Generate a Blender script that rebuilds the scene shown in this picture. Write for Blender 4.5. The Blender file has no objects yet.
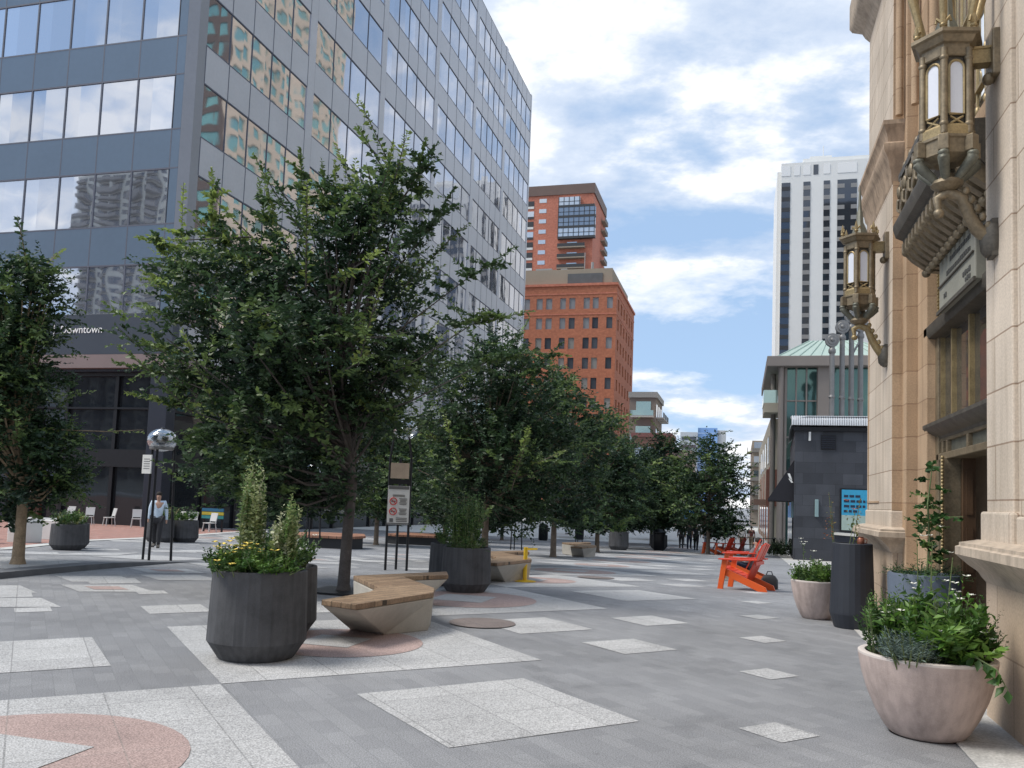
import bpy, bmesh, math, random
import numpy as np
from mathutils import Vector, Matrix
random.seed(7)
scene = bpy.context.scene
COL = scene.collection
R = math.radians
PI = math.pi

# ------------------------------------------------------------------ ground profile
def gz(x, y):
    t = max(0.0, y - 12)
    z = -.033 * (t * t / 12 if t < 6 else t - 3)
    if y > 60: z += .025 * (y - 60)
    if y > 200: z += .008 * (y - 200)
    return z

# ------------------------------------------------------------------ materials
MATS = {}
def nn(nt, t, **kw):
    n = nt.nodes.new(t)
    for k, v in kw.items(): setattr(n, k, v)
    return n
def ramp(nt, stops, src):
    r = nn(nt, 'ShaderNodeValToRGB')
    e = r.color_ramp.elements
    e[0].position, e[0].color = stops[0][0], stops[0][1] if len(stops[0][1]) == 4 else (*stops[0][1], 1)
    e[1].position, e[1].color = stops[-1][0], (*stops[-1][1][:3], 1)
    for p, c in stops[1:-1]:
        k = e.new(p); k.color = (*c[:3], 1)
    nt.links.new(src, r.inputs[0])
    return r.outputs[0]
def mat(name, c, rough=.6, metal=0., var=.18, scale=6., fine=60., bump=.15, spec=.5, coords='Object', streak=0.):
    """plain surface with two scales of tone variation and a little relief"""
    if name in MATS: return MATS[name]
    m = bpy.data.materials.new(name); m.use_nodes = True; nt = m.node_tree
    b = nt.nodes['Principled BSDF']
    tc = nn(nt, 'ShaderNodeTexCoord')
    n1 = nn(nt, 'ShaderNodeTexNoise'); n1.inputs['Scale'].default_value = scale; n1.inputs['Detail'].default_value = 5
    n2 = nn(nt, 'ShaderNodeTexNoise'); n2.inputs['Scale'].default_value = fine; n2.inputs['Detail'].default_value = 2
    for n in (n1, n2): nt.links.new(tc.outputs[coords], n.inputs['Vector'])
    mx = nn(nt, 'ShaderNodeMix', data_type='FLOAT'); mx.inputs[0].default_value = .4
    nt.links.new(n1.outputs['Fac'], mx.inputs[2]); nt.links.new(n2.outputs['Fac'], mx.inputs[3])
    lo = tuple(max(0, v * (1 - var)) for v in c); hi = tuple(min(1, v * (1 + var)) for v in c)
    col = ramp(nt, [(.3, lo), (.5, c), (.7, hi)], mx.outputs[0])
    if streak:                       # run-off marks and blotches that belong to the surface
        mp = nn(nt, 'ShaderNodeMapping'); mp.inputs['Scale'].default_value = (14, 14, .9); nt.links.new(tc.outputs[coords], mp.inputs[0])
        n3 = nn(nt, 'ShaderNodeTexNoise'); n3.inputs['Scale'].default_value = 1; n3.inputs['Detail'].default_value = 4; nt.links.new(mp.outputs[0], n3.inputs['Vector'])
        n4 = nn(nt, 'ShaderNodeTexNoise'); n4.inputs['Scale'].default_value = 3.1; n4.inputs['Detail'].default_value = 8; n4.inputs['Roughness'].default_value = .7; nt.links.new(tc.outputs[coords], n4.inputs['Vector'])
        for src, lo_, hi_ in ((n3.outputs['Fac'], 1 - streak, 1 + streak * .6), (n4.outputs['Fac'], 1 - streak * 1.2, 1 + streak * .3)):
            rr = ramp(nt, [(.36, (lo_,) * 3), (.52, (1, 1, 1)), (.68, (hi_,) * 3)], src)
            mm = nn(nt, 'ShaderNodeMix', data_type='RGBA', blend_type='MULTIPLY'); mm.inputs[0].default_value = 1
            nt.links.new(col, mm.inputs[6]); nt.links.new(rr, mm.inputs[7]); col = mm.outputs[2]
    nt.links.new(col, b.inputs['Base Color'])
    b.inputs['Roughness'].default_value = rough; b.inputs['Metallic'].default_value = metal
    b.inputs['Specular IOR Level'].default_value = spec
    if bump:
        bp = nn(nt, 'ShaderNodeBump'); bp.inputs['Strength'].default_value = bump; bp.inputs['Distance'].default_value = .01
        nt.links.new(mx.outputs[0], bp.inputs['Height']); nt.links.new(bp.outputs[0], b.inputs['Normal'])
    MATS[name] = m
    return m
def brickmat(name, c1, c2, mortar, bw, rh, ms, rough=.8, rot=0., axis='wall', offset=.5, bump=.3, var=.25, nscale=3., fine=90., speck=0., mort_smooth=.1, gum=0., streak=0.):
    """block / brick / paver surface: brick texture in metres plus stains and grain"""
    if name in MATS: return MATS[name]
    m = bpy.data.materials.new(name); m.use_nodes = True; nt = m.node_tree
    b = nt.nodes['Principled BSDF']
    tc = nn(nt, 'ShaderNodeTexCoord')
    if axis == 'wall':
        sep = nn(nt, 'ShaderNodeSeparateXYZ'); nt.links.new(tc.outputs['Object'], sep.inputs[0])
        ad = nn(nt, 'ShaderNodeMath', operation='ADD'); nt.links.new(sep.outputs[0], ad.inputs[0]); nt.links.new(sep.outputs[1], ad.inputs[1])
        cmb = nn(nt, 'ShaderNodeCombineXYZ'); nt.links.new(ad.outputs[0], cmb.inputs[0]); nt.links.new(sep.outputs[2], cmb.inputs[1])
        vec = cmb.outputs[0]
    else:
        mp = nn(nt, 'ShaderNodeMapping'); mp.inputs['Rotation'].default_value = (0, 0, rot)
        nt.links.new(tc.outputs['Object'], mp.inputs[0]); vec = mp.outputs[0]
    br = nn(nt, 'ShaderNodeTexBrick'); br.offset = offset
    br.inputs['Color1'].default_value = (*c1, 1); br.inputs['Color2'].default_value = (*c2, 1); br.inputs['Mortar'].default_value = (*mortar, 1)
    br.inputs['Scale'].default_value = 1; br.inputs['Mortar Size'].default_value = ms; br.inputs['Brick Width'].default_value = bw
    br.inputs['Row Height'].default_value = rh; br.inputs['Mortar Smooth'].default_value = mort_smooth
    nt.links.new(vec, br.inputs['Vector'])
    n1 = nn(nt, 'ShaderNodeTexNoise'); n1.inputs['Scale'].default_value = nscale; n1.inputs['Detail'].default_value = 6
    n2 = nn(nt, 'ShaderNodeTexNoise'); n2.inputs['Scale'].default_value = fine; n2.inputs['Detail'].default_value = 1
    for n in (n1, n2): nt.links.new(tc.outputs['Object'], n.inputs['Vector'])
    v1 = ramp(nt, [(.3, (1 - var,) * 3), (.7, (1 + var * .6,) * 3)], n1.outputs['Fac'])
    v2 = ramp(nt, [(.38, (1 - speck,) * 3), (.5, (1, 1, 1)), (.62, (1 + speck,) * 3)], n2.outputs['Fac'])
    m1 = nn(nt, 'ShaderNodeMix', data_type='RGBA', blend_type='MULTIPLY'); m1.inputs[0].default_value = 1
    m2 = nn(nt, 'ShaderNodeMix', data_type='RGBA', blend_type='MULTIPLY'); m2.inputs[0].default_value = 1
    nt.links.new(br.outputs['Color'], m1.inputs[6]); nt.links.new(v1, m1.inputs[7])
    nt.links.new(m1.outputs[2], m2.inputs[6]); nt.links.new(v2, m2.inputs[7])
    col = m2.outputs[2]
    def over(src, stops):
        nonlocal col
        rr = ramp(nt, stops, src); mm = nn(nt, 'ShaderNodeMix', data_type='RGBA', blend_type='MULTIPLY'); mm.inputs[0].default_value = 1
        nt.links.new(col, mm.inputs[6]); nt.links.new(rr, mm.inputs[7]); col = mm.outputs[2]
    if gum:                          # trodden spots, spills and worn lanes
        vo = nn(nt, 'ShaderNodeTexVoronoi'); vo.inputs['Scale'].default_value = 2.3; nt.links.new(tc.outputs['Object'], vo.inputs['Vector'])
        over(vo.outputs['Distance'], [(.035, (1 - gum,) * 3), (.06, (1, 1, 1))])
        n5 = nn(nt, 'ShaderNodeTexNoise'); n5.inputs['Scale'].default_value = .9; n5.inputs['Detail'].default_value = 9; n5.inputs['Roughness'].default_value = .72; n5.inputs['Distortion'].default_value = .8
        nt.links.new(tc.outputs['Object'], n5.inputs['Vector']); over(n5.outputs['Fac'], [(.36, (1 - gum * .7,) * 3), (.47, (1, 1, 1)), (.60, (1, 1, 1)), (.70, (1 + gum * .5,) * 3)])
    if streak:
        mp2 = nn(nt, 'ShaderNodeMapping'); mp2.inputs['Scale'].default_value = (5, 5, .35); nt.links.new(tc.outputs['Object'], mp2.inputs[0])
        n6 = nn(nt, 'ShaderNodeTexNoise'); n6.inputs['Scale'].default_value = 1; n6.inputs['Detail'].default_value = 6; n6.inputs['Roughness'].default_value = .65; nt.links.new(mp2.outputs[0], n6.inputs['Vector'])
        over(n6.outputs['Fac'], [(.34, (1 - streak, 1 - streak * 1.1, 1 - streak * 1.25)), (.5, (1, 1, 1)), (.68, (1 + streak * .35,) * 3)])
    nt.links.new(col, b.inputs['Base Color'])
    b.inputs['Roughness'].default_value = rough
    bp = nn(nt, 'ShaderNodeBump'); bp.inputs['Strength'].default_value = bump; bp.inputs['Distance'].default_value = .006; bp.invert = True
    ad2 = nn(nt, 'ShaderNodeMath', operation='MULTIPLY_ADD'); ad2.inputs[1].default_value = -.35
    nt.links.new(n2.outputs['Fac'], ad2.inputs[0]); nt.links.new(br.outputs['Fac'], ad2.inputs[2])
    nt.links.new(ad2.outputs[0], bp.inputs['Height']); nt.links.new(bp.outputs[0], b.inputs['Normal'])
    MATS[name] = m
    return m
def glassmat(name, c, rough=.03, metal=.85, wav=.05, scale=.35, tilt=0., cell=(2.6, 2.6, 5.75)):
    """coated architectural glass: mirrors the sky and street with slight waviness"""
    if name in MATS: return MATS[name]
    m = bpy.data.materials.new(name); m.use_nodes = True; nt = m.node_tree
    b = nt.nodes['Principled BSDF']
    b.inputs['Base Color'].default_value = (*c, 1); b.inputs['Roughness'].default_value = rough; b.inputs['Metallic'].default_value = metal
    tc = nn(nt, 'ShaderNodeTexCoord'); n1 = nn(nt, 'ShaderNodeTexNoise'); n1.inputs['Scale'].default_value = scale; n1.inputs['Detail'].default_value = 1
    nt.links.new(tc.outputs['Object'], n1.inputs['Vector'])
    bp = nn(nt, 'ShaderNodeBump'); bp.inputs['Strength'].default_value = wav; bp.inputs['Distance'].default_value = .15
    nt.links.new(n1.outputs['Fac'], bp.inputs['Height']); nrm = bp.outputs[0]
    if tilt:                         # every pane hangs a hair out of true
        dv = nn(nt, 'ShaderNodeVectorMath', operation='DIVIDE'); dv.inputs[1].default_value = cell; nt.links.new(tc.outputs['Object'], dv.inputs[0])
        fl = nn(nt, 'ShaderNodeVectorMath', operation='FLOOR'); nt.links.new(dv.outputs[0], fl.inputs[0])
        wn = nn(nt, 'ShaderNodeTexWhiteNoise', noise_dimensions='3D'); nt.links.new(fl.outputs[0], wn.inputs['Vector'])
        sb = nn(nt, 'ShaderNodeVectorMath', operation='SUBTRACT'); nt.links.new(wn.outputs['Color'], sb.inputs[0]); sb.inputs[1].default_value = (.5, .5, .5)
        sc = nn(nt, 'ShaderNodeVectorMath', operation='SCALE'); nt.links.new(sb.outputs[0], sc.inputs[0]); sc.inputs['Scale'].default_value = tilt
        ad = nn(nt, 'ShaderNodeVectorMath', operation='ADD'); nt.links.new(nrm, ad.inputs[0]); nt.links.new(sc.outputs[0], ad.inputs[1])
        no = nn(nt, 'ShaderNodeVectorMath', operation='NORMALIZE'); nt.links.new(ad.outputs[0], no.inputs[0]); nrm = no.outputs[0]
        tn = ramp(nt, [(0, tuple(v * .86 for v in c)), (1, tuple(min(1, v * 1.06) for v in c))], wn.outputs['Value']); nt.links.new(tn, b.inputs['Base Color'])
    nt.links.new(nrm, b.inputs['Normal'])
    MATS[name] = m
    return m
def leafmat(name, trans=.35, rough=.5):
    """leaf: per-leaf colour attribute, half see-through"""
    m = bpy.data.materials.new(name); m.use_nodes = True; nt = m.node_tree
    b = nt.nodes['Principled BSDF']; out = nt.nodes['Material Output']
    at = nn(nt, 'ShaderNodeAttribute', attribute_name='leaf_colour')
    tc = nn(nt, 'ShaderNodeTexCoord'); n1 = nn(nt, 'ShaderNodeTexNoise'); n1.inputs['Scale'].default_value = 1.3
    nt.links.new(tc.outputs['Object'], n1.inputs['Vector'])
    v = ramp(nt, [(.3, (.72, .75, .8)), (.7, (1.2, 1.2, 1.05))], n1.outputs['Fac'])
    mu = nn(nt, 'ShaderNodeMix', data_type='RGBA', blend_type='MULTIPLY'); mu.inputs[0].default_value = 1
    nt.links.new(at.outputs['Color'], mu.inputs[6]); nt.links.new(v, mu.inputs[7])
    nt.links.new(mu.outputs[2], b.inputs['Base Color']); b.inputs['Roughness'].default_value = rough
    tr = nn(nt, 'ShaderNodeBsdfTranslucent'); nt.links.new(mu.outputs[2], tr.inputs[0])
    ms = nn(nt, 'ShaderNodeMixShader'); ms.inputs[0].default_value = trans
    nt.links.new(b.outputs[0], ms.inputs[1]); nt.links.new(tr.outputs[0], ms.inputs[2]); nt.links.new(ms.outputs[0], out.inputs[0])
    return m
LEAF = leafmat('leaf')

# ------------------------------------------------------------------ mesh builder
ORG = {}
def root_of(o):
    while o.parent: o = o.parent
    return o
class MB:
    def __init__(s): s.v = []; s.f = []
    def add(s, vs, fs):
        k = len(s.v); s.v += [tuple(p) for p in vs]; s.f += [tuple(i + k for i in f) for f in fs]; return s
    def box(s, x0, x1, y0, y1, z0, z1):
        return s.add([(x0, y0, z0), (x1, y0, z0), (x1, y1, z0), (x0, y1, z0), (x0, y0, z1), (x1, y0, z1), (x1, y1, z1), (x0, y1, z1)],
                     [(3, 2, 1, 0), (4, 5, 6, 7), (0, 1, 5, 4), (1, 2, 6, 5), (2, 3, 7, 6), (3, 0, 4, 7)])
    def hexa(s, p):
        return s.add(p, [(3, 2, 1, 0), (4, 5, 6, 7), (0, 1, 5, 4), (1, 2, 6, 5), (2, 3, 7, 6), (3, 0, 4, 7)])
    def obox(s, c, ax, ay, az):
        """box from centre and three half-axis vectors"""
        c, ax, ay, az = map(Vector, (c, ax, ay, az))
        return s.hexa([c - ax - ay - az, c + ax - ay - az, c + ax + ay - az, c - ax + ay - az, c - ax - ay + az, c + ax - ay + az, c + ax + ay + az, c - ax + ay + az])
    def bar(s, a, b, w, h, up=(0, 0, 1)):
        a, b = Vector(a), Vector(b); d = (b - a); L = d.length; d.normalize()
        sd = d.cross(Vector(up))
        if sd.length < 1e-4: sd = d.cross(Vector((1, 0, 0)))
        sd.normalize(); u = sd.cross(d)
        return s.obox((a + b) / 2, d * L / 2, sd * w / 2, u * h / 2)
    def loft(s, rings, cap=True, close=True):
        n = len(rings[0]); k = len(s.v)
        for r in rings: s.v += [tuple(p) for p in r]
        for i in range(len(rings) - 1):
            for j in range(n if close else n - 1):
                a = k + i * n + j; b = k + i * n + (j + 1) % n
                s.f.append((a, b, b + n, a + n))
        if cap:
            s.f.append(tuple(k + j for j in reversed(range(n)))); e = k + (len(rings) - 1) * n
            s.f.append(tuple(e + j for j in range(n)))
        return s
    def prism(s, poly, z0, z1):
        return s.loft([[(x, y, z0) for x, y in poly], [(x, y, z1) for x, y in poly]])
    def extr(s, poly, vec):
        v = Vector(vec)
        return s.loft([poly, [tuple(Vector(p) + v) for p in poly]])
    def tube(s, path, rad, n=8, cap=True):
        P = [Vector(p) for p in path]
        if not hasattr(rad, '__len__'): rad = [rad] * len(P)
        rings = []; prev = None
        for i, p in enumerate(P):
            t = (P[min(i + 1, len(P) - 1)] - P[max(i - 1, 0)]).normalized()
            if prev is None:
                a = t.cross(Vector((0, 0, 1)))
                if a.length < 1e-3: a = Vector((1, 0, 0))
            else: a = prev - t * prev.dot(t)
            a.normalize(); prev = a; b = t.cross(a)
            rings.append([p + (a * math.cos(q) + b * math.sin(q)) * rad[i] for q in (2 * PI * j / n for j in range(n))])
        return s.loft(rings, cap)
    def lathe(s, prof, c=(0, 0, 0), n=24, ph=0., sx=1., sy=1., cap=True):
        return s.loft([[(c[0] + r * sx * math.cos(ph + 2 * PI * j / n), c[1] + r * sy * math.sin(ph + 2 * PI * j / n), c[2] + z) for j in range(n)] for r, z in prof], cap)
    def quad(s, a, b, c, d): return s.add([a, b, c, d], [(0, 1, 2, 3)])
    def ball(s, c, rx, ry, rz, n=12, m=8):
        pr = [(max(1e-3, math.sin(PI * i / m)), -math.cos(PI * i / m)) for i in range(m + 1)]
        return s.loft([[(c[0] + rx * r * math.cos(2 * PI * j / n), c[1] + ry * r * math.sin(2 * PI * j / n), c[2] + rz * z) for j in range(n)] for r, z in pr])
    def mesh(s, name, o=(0, 0, 0), recalc=True):
        me = bpy.data.meshes.new(name)
        me.from_pydata([(x - o[0], y - o[1], z - o[2]) for x, y, z in s.v], [], s.f)
        if recalc:
            bm = bmesh.new(); bm.from_mesh(me); bmesh.ops.recalc_face_normals(bm, faces=bm.faces); bm.to_mesh(me); bm.free()
        return me
    def build(s, name, m, parent=None, loc=None, smooth=None, bevel=0, recalc=True):
        if not s.v: return None
        o = ORG.get(root_of(parent).name, (0, 0, 0)) if parent else (loc or (0, 0, 0))
        me = s.mesh(name, o, recalc); me.materials.append(m)
        if smooth: me.shade_smooth(); me.set_sharp_from_angle(angle=R(smooth))
        ob = bpy.data.objects.new(name, me); COL.objects.link(ob)
        if parent: ob.parent = parent
        else: ob.location = o; ORG[ob.name] = o
        if bevel:
            bv = ob.modifiers.new('edges', 'BEVEL'); bv.width = bevel; bv.segments = 2; bv.limit_method = 'ANGLE'; bv.angle_limit = R(40)
        return ob
def each(mb, name, m, parent):
    """build every loose piece of a builder as an object of its own"""
    par = list(range(len(mb.v)))
    def fd(i):
        while par[i] != i: par[i] = par[par[i]]; i = par[i]
        return i
    for f in mb.f:
        for i in f[1:]: par[fd(i)] = fd(f[0])
    grp = {}
    for f in mb.f: grp.setdefault(fd(f[0]), []).append(f)
    for fs in grp.values():
        ids = sorted({i for f in fs for i in f}); mp_ = {i: k for k, i in enumerate(ids)}
        q = MB(); q.v = [mb.v[i] for i in ids]; q.f = [tuple(mp_[i] for i in f) for f in fs]; q.build(name, m, parent)
def tag(o, label=None, cat=None, group=None, kind=None):
    if label: o['label'] = label
    if cat: o['category'] = cat
    if group: o['group'] = group
    if kind: o['kind'] = kind
    return o
def thing(name, label, cat, loc=(0, 0, 0), group=None):
    o = bpy.data.objects.new(name, None); COL.objects.link(o); o.location = loc; o.empty_display_size = .2
    ORG[o.name] = tuple(loc)
    return tag(o, label, cat, group)
def dup(root, loc, rz=0., label=None, scale=1.):
    def cp(o, par):
        c = o.copy(); COL.objects.link(c)
        c.parent = par
        for ch in list(o.children):
            if ch.name in skip: continue
            cp(ch, c)
        return c
    skip = set()
    r = cp(root, None); r.location = loc; r.rotation_euler = (0, 0, rz); r.scale = (scale,) * 3
    if label: r['label'] = label
    return r
def struct(ob): ob['kind'] = 'structure'; return ob

def wall_holes(mb, O, U, V, N, W, H, holes, depth):
    """flat wall W x H from corner O with rectangular openings and their reveals; N points outwards"""
    O, U, V, N = map(Vector, (O, U, V, N))
    xs = sorted({0, W, *[h[0] for h in holes], *[h[1] for h in holes]}); zs = sorted({0, H, *[h[2] for h in holes], *[h[3] for h in holes]})
    def P(x, z, d=0): return O + U * x + V * z - N * d
    for zi in range(len(zs) - 1):
        run = None
        for xi in range(len(xs) - 1):
            cx, cz = (xs[xi] + xs[xi + 1]) / 2, (zs[zi] + zs[zi + 1]) / 2
            inside = any(h[0] < cx < h[1] and h[2] < cz < h[3] for h in holes)
            if inside:
                if run is not None: mb.quad(P(run, zs[zi]), P(xs[xi], zs[zi]), P(xs[xi], zs[zi + 1]), P(run, zs[zi + 1])); run = None
            elif run is None: run = xs[xi]
        if run is not None: mb.quad(P(run, zs[zi]), P(W, zs[zi]), P(W, zs[zi + 1]), P(run, zs[zi + 1]))
    for a, b, c, d in holes:
        mb.quad(P(a, c), P(a, d), P(a, d, depth), P(a, c, depth)); mb.quad(P(b, c), P(b, d), P(b, d, depth), P(b, c, depth))
        mb.quad(P(a, c), P(b, c), P(b, c, depth), P(a, c, depth)); mb.quad(P(a, d), P(b, d), P(b, d, depth), P(a, d, depth))
def pane(O, U, V, N, h, depth, name, m, parent, th=.04):
    O, U, V, N = map(Vector, (O, U, V, N))
    c = O + U * (h[0] + h[1]) / 2 + V * (h[2] + h[3]) / 2 - N * (depth + th / 2)
    return MB().obox(c, U * (h[1] - h[0]) / 2, V * (h[3] - h[2]) / 2, N * th / 2).build(name, m, parent)

# ------------------------------------------------------------------ leaves and plants
def leaves(name, P, D, Nn, L, Wd, C, parent=None, loc=(0, 0, 0), m=None):
    """one mesh of folded leaf blades: base, two sides, tip"""
    n = len(P)
    D = D / np.maximum(np.linalg.norm(D, axis=1, keepdims=True), 1e-6)
    S = np.cross(D, Nn); S /= np.maximum(np.linalg.norm(S, axis=1, keepdims=True), 1e-6)
    U = np.cross(S, D)
    L = L[:, None]; Wd = Wd[:, None]
    o = np.array(ORG.get(root_of(parent).name, (0, 0, 0)) if parent else loc)
    V = np.empty((n, 4, 3)); P = P - o
    V[:, 0] = P; V[:, 1] = P + D * L * .45 + S * Wd * .5 + U * Wd * .18; V[:, 2] = P + D * L - U * L * .1; V[:, 3] = P + D * L * .45 - S * Wd * .5 + U * Wd * .18
    me = bpy.data.meshes.new(name)
    me.vertices.add(n * 4); me.vertices.foreach_set('co', V.reshape(-1))
    me.loops.add(n * 6); b = np.arange(n)[:, None] * 4
    me.loops.foreach_set('vertex_index', np.concatenate([b + np.array([0, 1, 2]), b + np.array([0, 2, 3])], 1).reshape(-1).astype(np.int32))
    me.polygons.add(n * 2); me.polygons.foreach_set('loop_start', np.arange(n * 2, dtype=np.int32) * 3)
    me.update(calc_edges=True)
    at = me.color_attributes.new('leaf_colour', 'FLOAT_COLOR', 'POINT')
    cc = np.ones((n, 4, 4), dtype=np.float32); cc[:, :, :3] = C[:, None, :]
    at.data.foreach_set('color', cc.reshape(-1))
    me.materials.append(m or LEAF)
    ob = bpy.data.objects.new(name, me); COL.objects.link(ob)
    if parent: ob.parent = parent
    else: ob.location = tuple(o)
    return ob
def shoots_to_leaves(shoots, per, size, rng, cols, wr=.55, flat=.6):
    """shoots: list of (a, b, colour index, size factor): leaves set alternately along a->b"""
    A = np.array([s[0] for s in shoots]); B = np.array([s[1] for s in shoots]); ci = np.array([s[2] for s in shoots]); sf = np.array([s[3] for s in shoots])
    n = len(shoots); t = (np.arange(per) + .5) / per
    t = t[None, :] + rng.uniform(-.3, .3, (n, per)) / per
    ax = B - A; ln = np.linalg.norm(ax, axis=1, keepdims=True); axn = ax / np.maximum(ln, 1e-6)
    P = A[:, None] + ax[:, None] * t[..., None]
    P[..., 2] -= .12 * (t ** 2) * ln * (1 - np.abs(axn[:, 2:3]))
    side = np.cross(axn, np.array([0, 0, 1.])); side /= np.maximum(np.linalg.norm(side, axis=1, keepdims=True), 1e-3)
    sg = np.where(np.arange(per) % 2 == 0, 1., -1.)[None, :, None]
    rnd = rng.normal(0, .35, (n, per, 3))
    D = axn[:, None] * .55 + side[:, None] * sg * .8 + rnd
    Nn = np.array([0, 0, 1.]) * flat + rng.normal(0, .45, (n, per, 3)) + 0 * D
    L = size * sf[:, None] * rng.uniform(.7, 1.25, (n, per)) * (1.1 - .45 * t)
    cols = np.array(cols); C = cols[ci][:, None] * rng.uniform(.7, 1.3, (n, per, 1)) * np.array([1, 1, 1.])
    f = lambda a: a.reshape(-1, a.shape[-1])
    return f(P), f(D), f(Nn), L.reshape(-1), L.reshape(-1) * wr, np.clip(f(C), 0, 1)
BARK = mat('bark', (.16, .125, .095), .9, var=.4, scale=9, fine=45, bump=.6)
DKBARK = mat('dark_bark', (.075, .065, .06), .9, var=.4, scale=9, fine=45, bump=.6)
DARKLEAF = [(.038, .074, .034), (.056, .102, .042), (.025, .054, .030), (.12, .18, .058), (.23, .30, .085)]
def tree(name, label, loc, trunk_h, env, nclump, ntip, per, size, seed, r0=.1, lean=(0, 0), extra=(), bark=None, probs=(.42, .28, .2, .08, .02), crad=.55, group=None, sprigs=0):
    """tapered trunk, limbs to foliage clumps, twigs carrying leaves. env: (height, offset x, offset y, radius)"""
    rng = np.random.default_rng(seed)
    t = thing(name, label, 'tree', loc, group)
    L0 = np.array(loc)
    ez = np.array([e[0] for e in env]); ex = np.array([e[1] for e in env]); ey = np.array([e[2] for e in env]); er = np.array([e[3] for e in env])
    E = lambda z: (np.interp(z, ez, ex), np.interp(z, ez, ey), np.interp(z, ez, er))
    H = ez[-1]
    tp = [(0, 0, -.05), (0, 0, .12), (lean[0] * .3, lean[1] * .3, trunk_h * .5), (lean[0], lean[1], trunk_h)]
    zt = trunk_h + (H - trunk_h) * .7; cx, cy, _ = E(zt)
    tp += [((lean[0] + cx) / 2, (lean[1] + cy) / 2, (trunk_h + zt) / 2), (cx, cy, zt)]
    tr = MB(); tr.tube([tuple(L0 + np.array(p)) for p in tp], [r0 * 1.5, r0 * 1.05, r0 * .92, r0 * .85, r0 * .5, r0 * .15], 10)
    tpa = np.array(tp)
    def trunk_at(z): return np.array([np.interp(z, tpa[:, 2], tpa[:, k]) for k in range(3)])
    # clump centres
    zz = np.linspace(ez[0], H, 60); w = np.interp(zz, ez, er) ** 1.6; w /= w.sum()
    shoots = []; twigs = MB()
    for i in range(nclump):
        z = rng.choice(zz, p=w) + rng.uniform(-.1, .1); ox, oy, r = E(z); a = rng.uniform(0, 2 * PI)
        rad = r * math.sqrt(rng.uniform(.06, .92)) * .9
        c = np.array([ox + rad * math.cos(a), oy + rad * math.sin(a), z])
        za = trunk_h * .92 + max(0, z - trunk_h) * rng.uniform(.25, .55); s = trunk_at(za)
        mid = (s + c) / 2 + np.array([0, 0, -.12 * rad + rng.uniform(-.1, .2)])
        tr.tube([tuple(L0 + s), tuple(L0 + mid), tuple(L0 + c)], [r0 * .3, r0 * .2, r0 * .08], 5)
        cr = crad * rng.uniform(.7, 1.35)
        for k in range(ntip):
            tip = c + rng.normal(0, cr * .62, 3) * np.array([1.15, 1.15, .55])
            q = tip[2]; ox2, oy2, r2 = E(min(max(q, ez[0]), H)); dd = math.hypot(tip[0] - ox2, tip[1] - oy2)
            if dd > r2 * 1.12 + .1 or q > H + .2 or q < ez[0] - .25: continue
            out = np.array([tip[0] - ox2, tip[1] - oy2, 0]) / (dd + .2)
            d = out * .7 + np.array([0, 0, rng.uniform(-.25, .5)]) + rng.normal(0, .35, 3); d /= np.linalg.norm(d)
            ln = rng.uniform(.35, .8) * (size / .075) ** .5
            edge = dd / (r2 + .1)
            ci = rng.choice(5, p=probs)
            if edge < .6 and rng.random() < .6: ci = 2  # inner leaves mostly darkest green: crown shade put into the colour
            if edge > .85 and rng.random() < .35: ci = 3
            shoots.append((L0 + tip - d * ln * .45, L0 + tip + d * ln * .55, ci, rng.uniform(.8, 1.2)))
    for p, d, ln, ci in extra:
        p = np.array(p); d = np.array(d) / np.linalg.norm(d)
        s = trunk_at(min(p[2] * .75, zt)); tr.tube([tuple(L0 + s), tuple(L0 + (s + p) / 2 + np.array([0, 0, -.1])), tuple(L0 + p), tuple(L0 + p + d * ln)], [r0 * .22, r0 * .14, r0 * .08, .004], 5)
        for k in range(3):
            shoots.append((L0 + p + d * ln * k / 3, L0 + p + d * ln * (k + 1) / 3, ci, 1.15 - .12 * k))
            for q in range(3):
                a = rng.uniform(-1, 1, 3); a[2] = abs(a[2]) * .4; a = a / np.linalg.norm(a); p2 = L0 + p + d * ln * (k - .6) / 3
                shoots.append((p2, p2 + a * .35, ci if rng.random() < .4 else 1, 1.))
    for i in range(sprigs):          # long whippy shoots standing out of the crown
        z = ez[0] + (H - ez[0]) * rng.uniform(.25, 1.) ; ox, oy, r = E(z); a = rng.uniform(0, 2 * PI); o_ = np.array([math.cos(a), math.sin(a), 0])
        p = np.array([ox, oy, z]) + o_ * r * rng.uniform(.75, 1.0); d = o_ * rng.uniform(.25, .9) + np.array([0, 0, rng.uniform(-.1, .9)]); d /= np.linalg.norm(d); ln = rng.uniform(.7, 1.25); ci = [3, 4, 4, 1][i % 4]
        q0 = L0 + p - d * .5; q1 = L0 + p + d * ln * .5; q2 = L0 + p + d * ln + np.array([0, 0, -.1 + .2 * rng.random()])
        tr.tube([tuple(q0), tuple(q1), tuple(q2)], [.014, .009, .003], 4)
        shoots.append((q0, q1, ci, 1.15)); shoots.append((q1, q2, ci, .95)); shoots.append((q0, q1, 1, 1.1))
    tr.build('trunk', bark or BARK, t, smooth=60)
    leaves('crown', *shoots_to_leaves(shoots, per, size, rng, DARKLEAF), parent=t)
    return t
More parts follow.
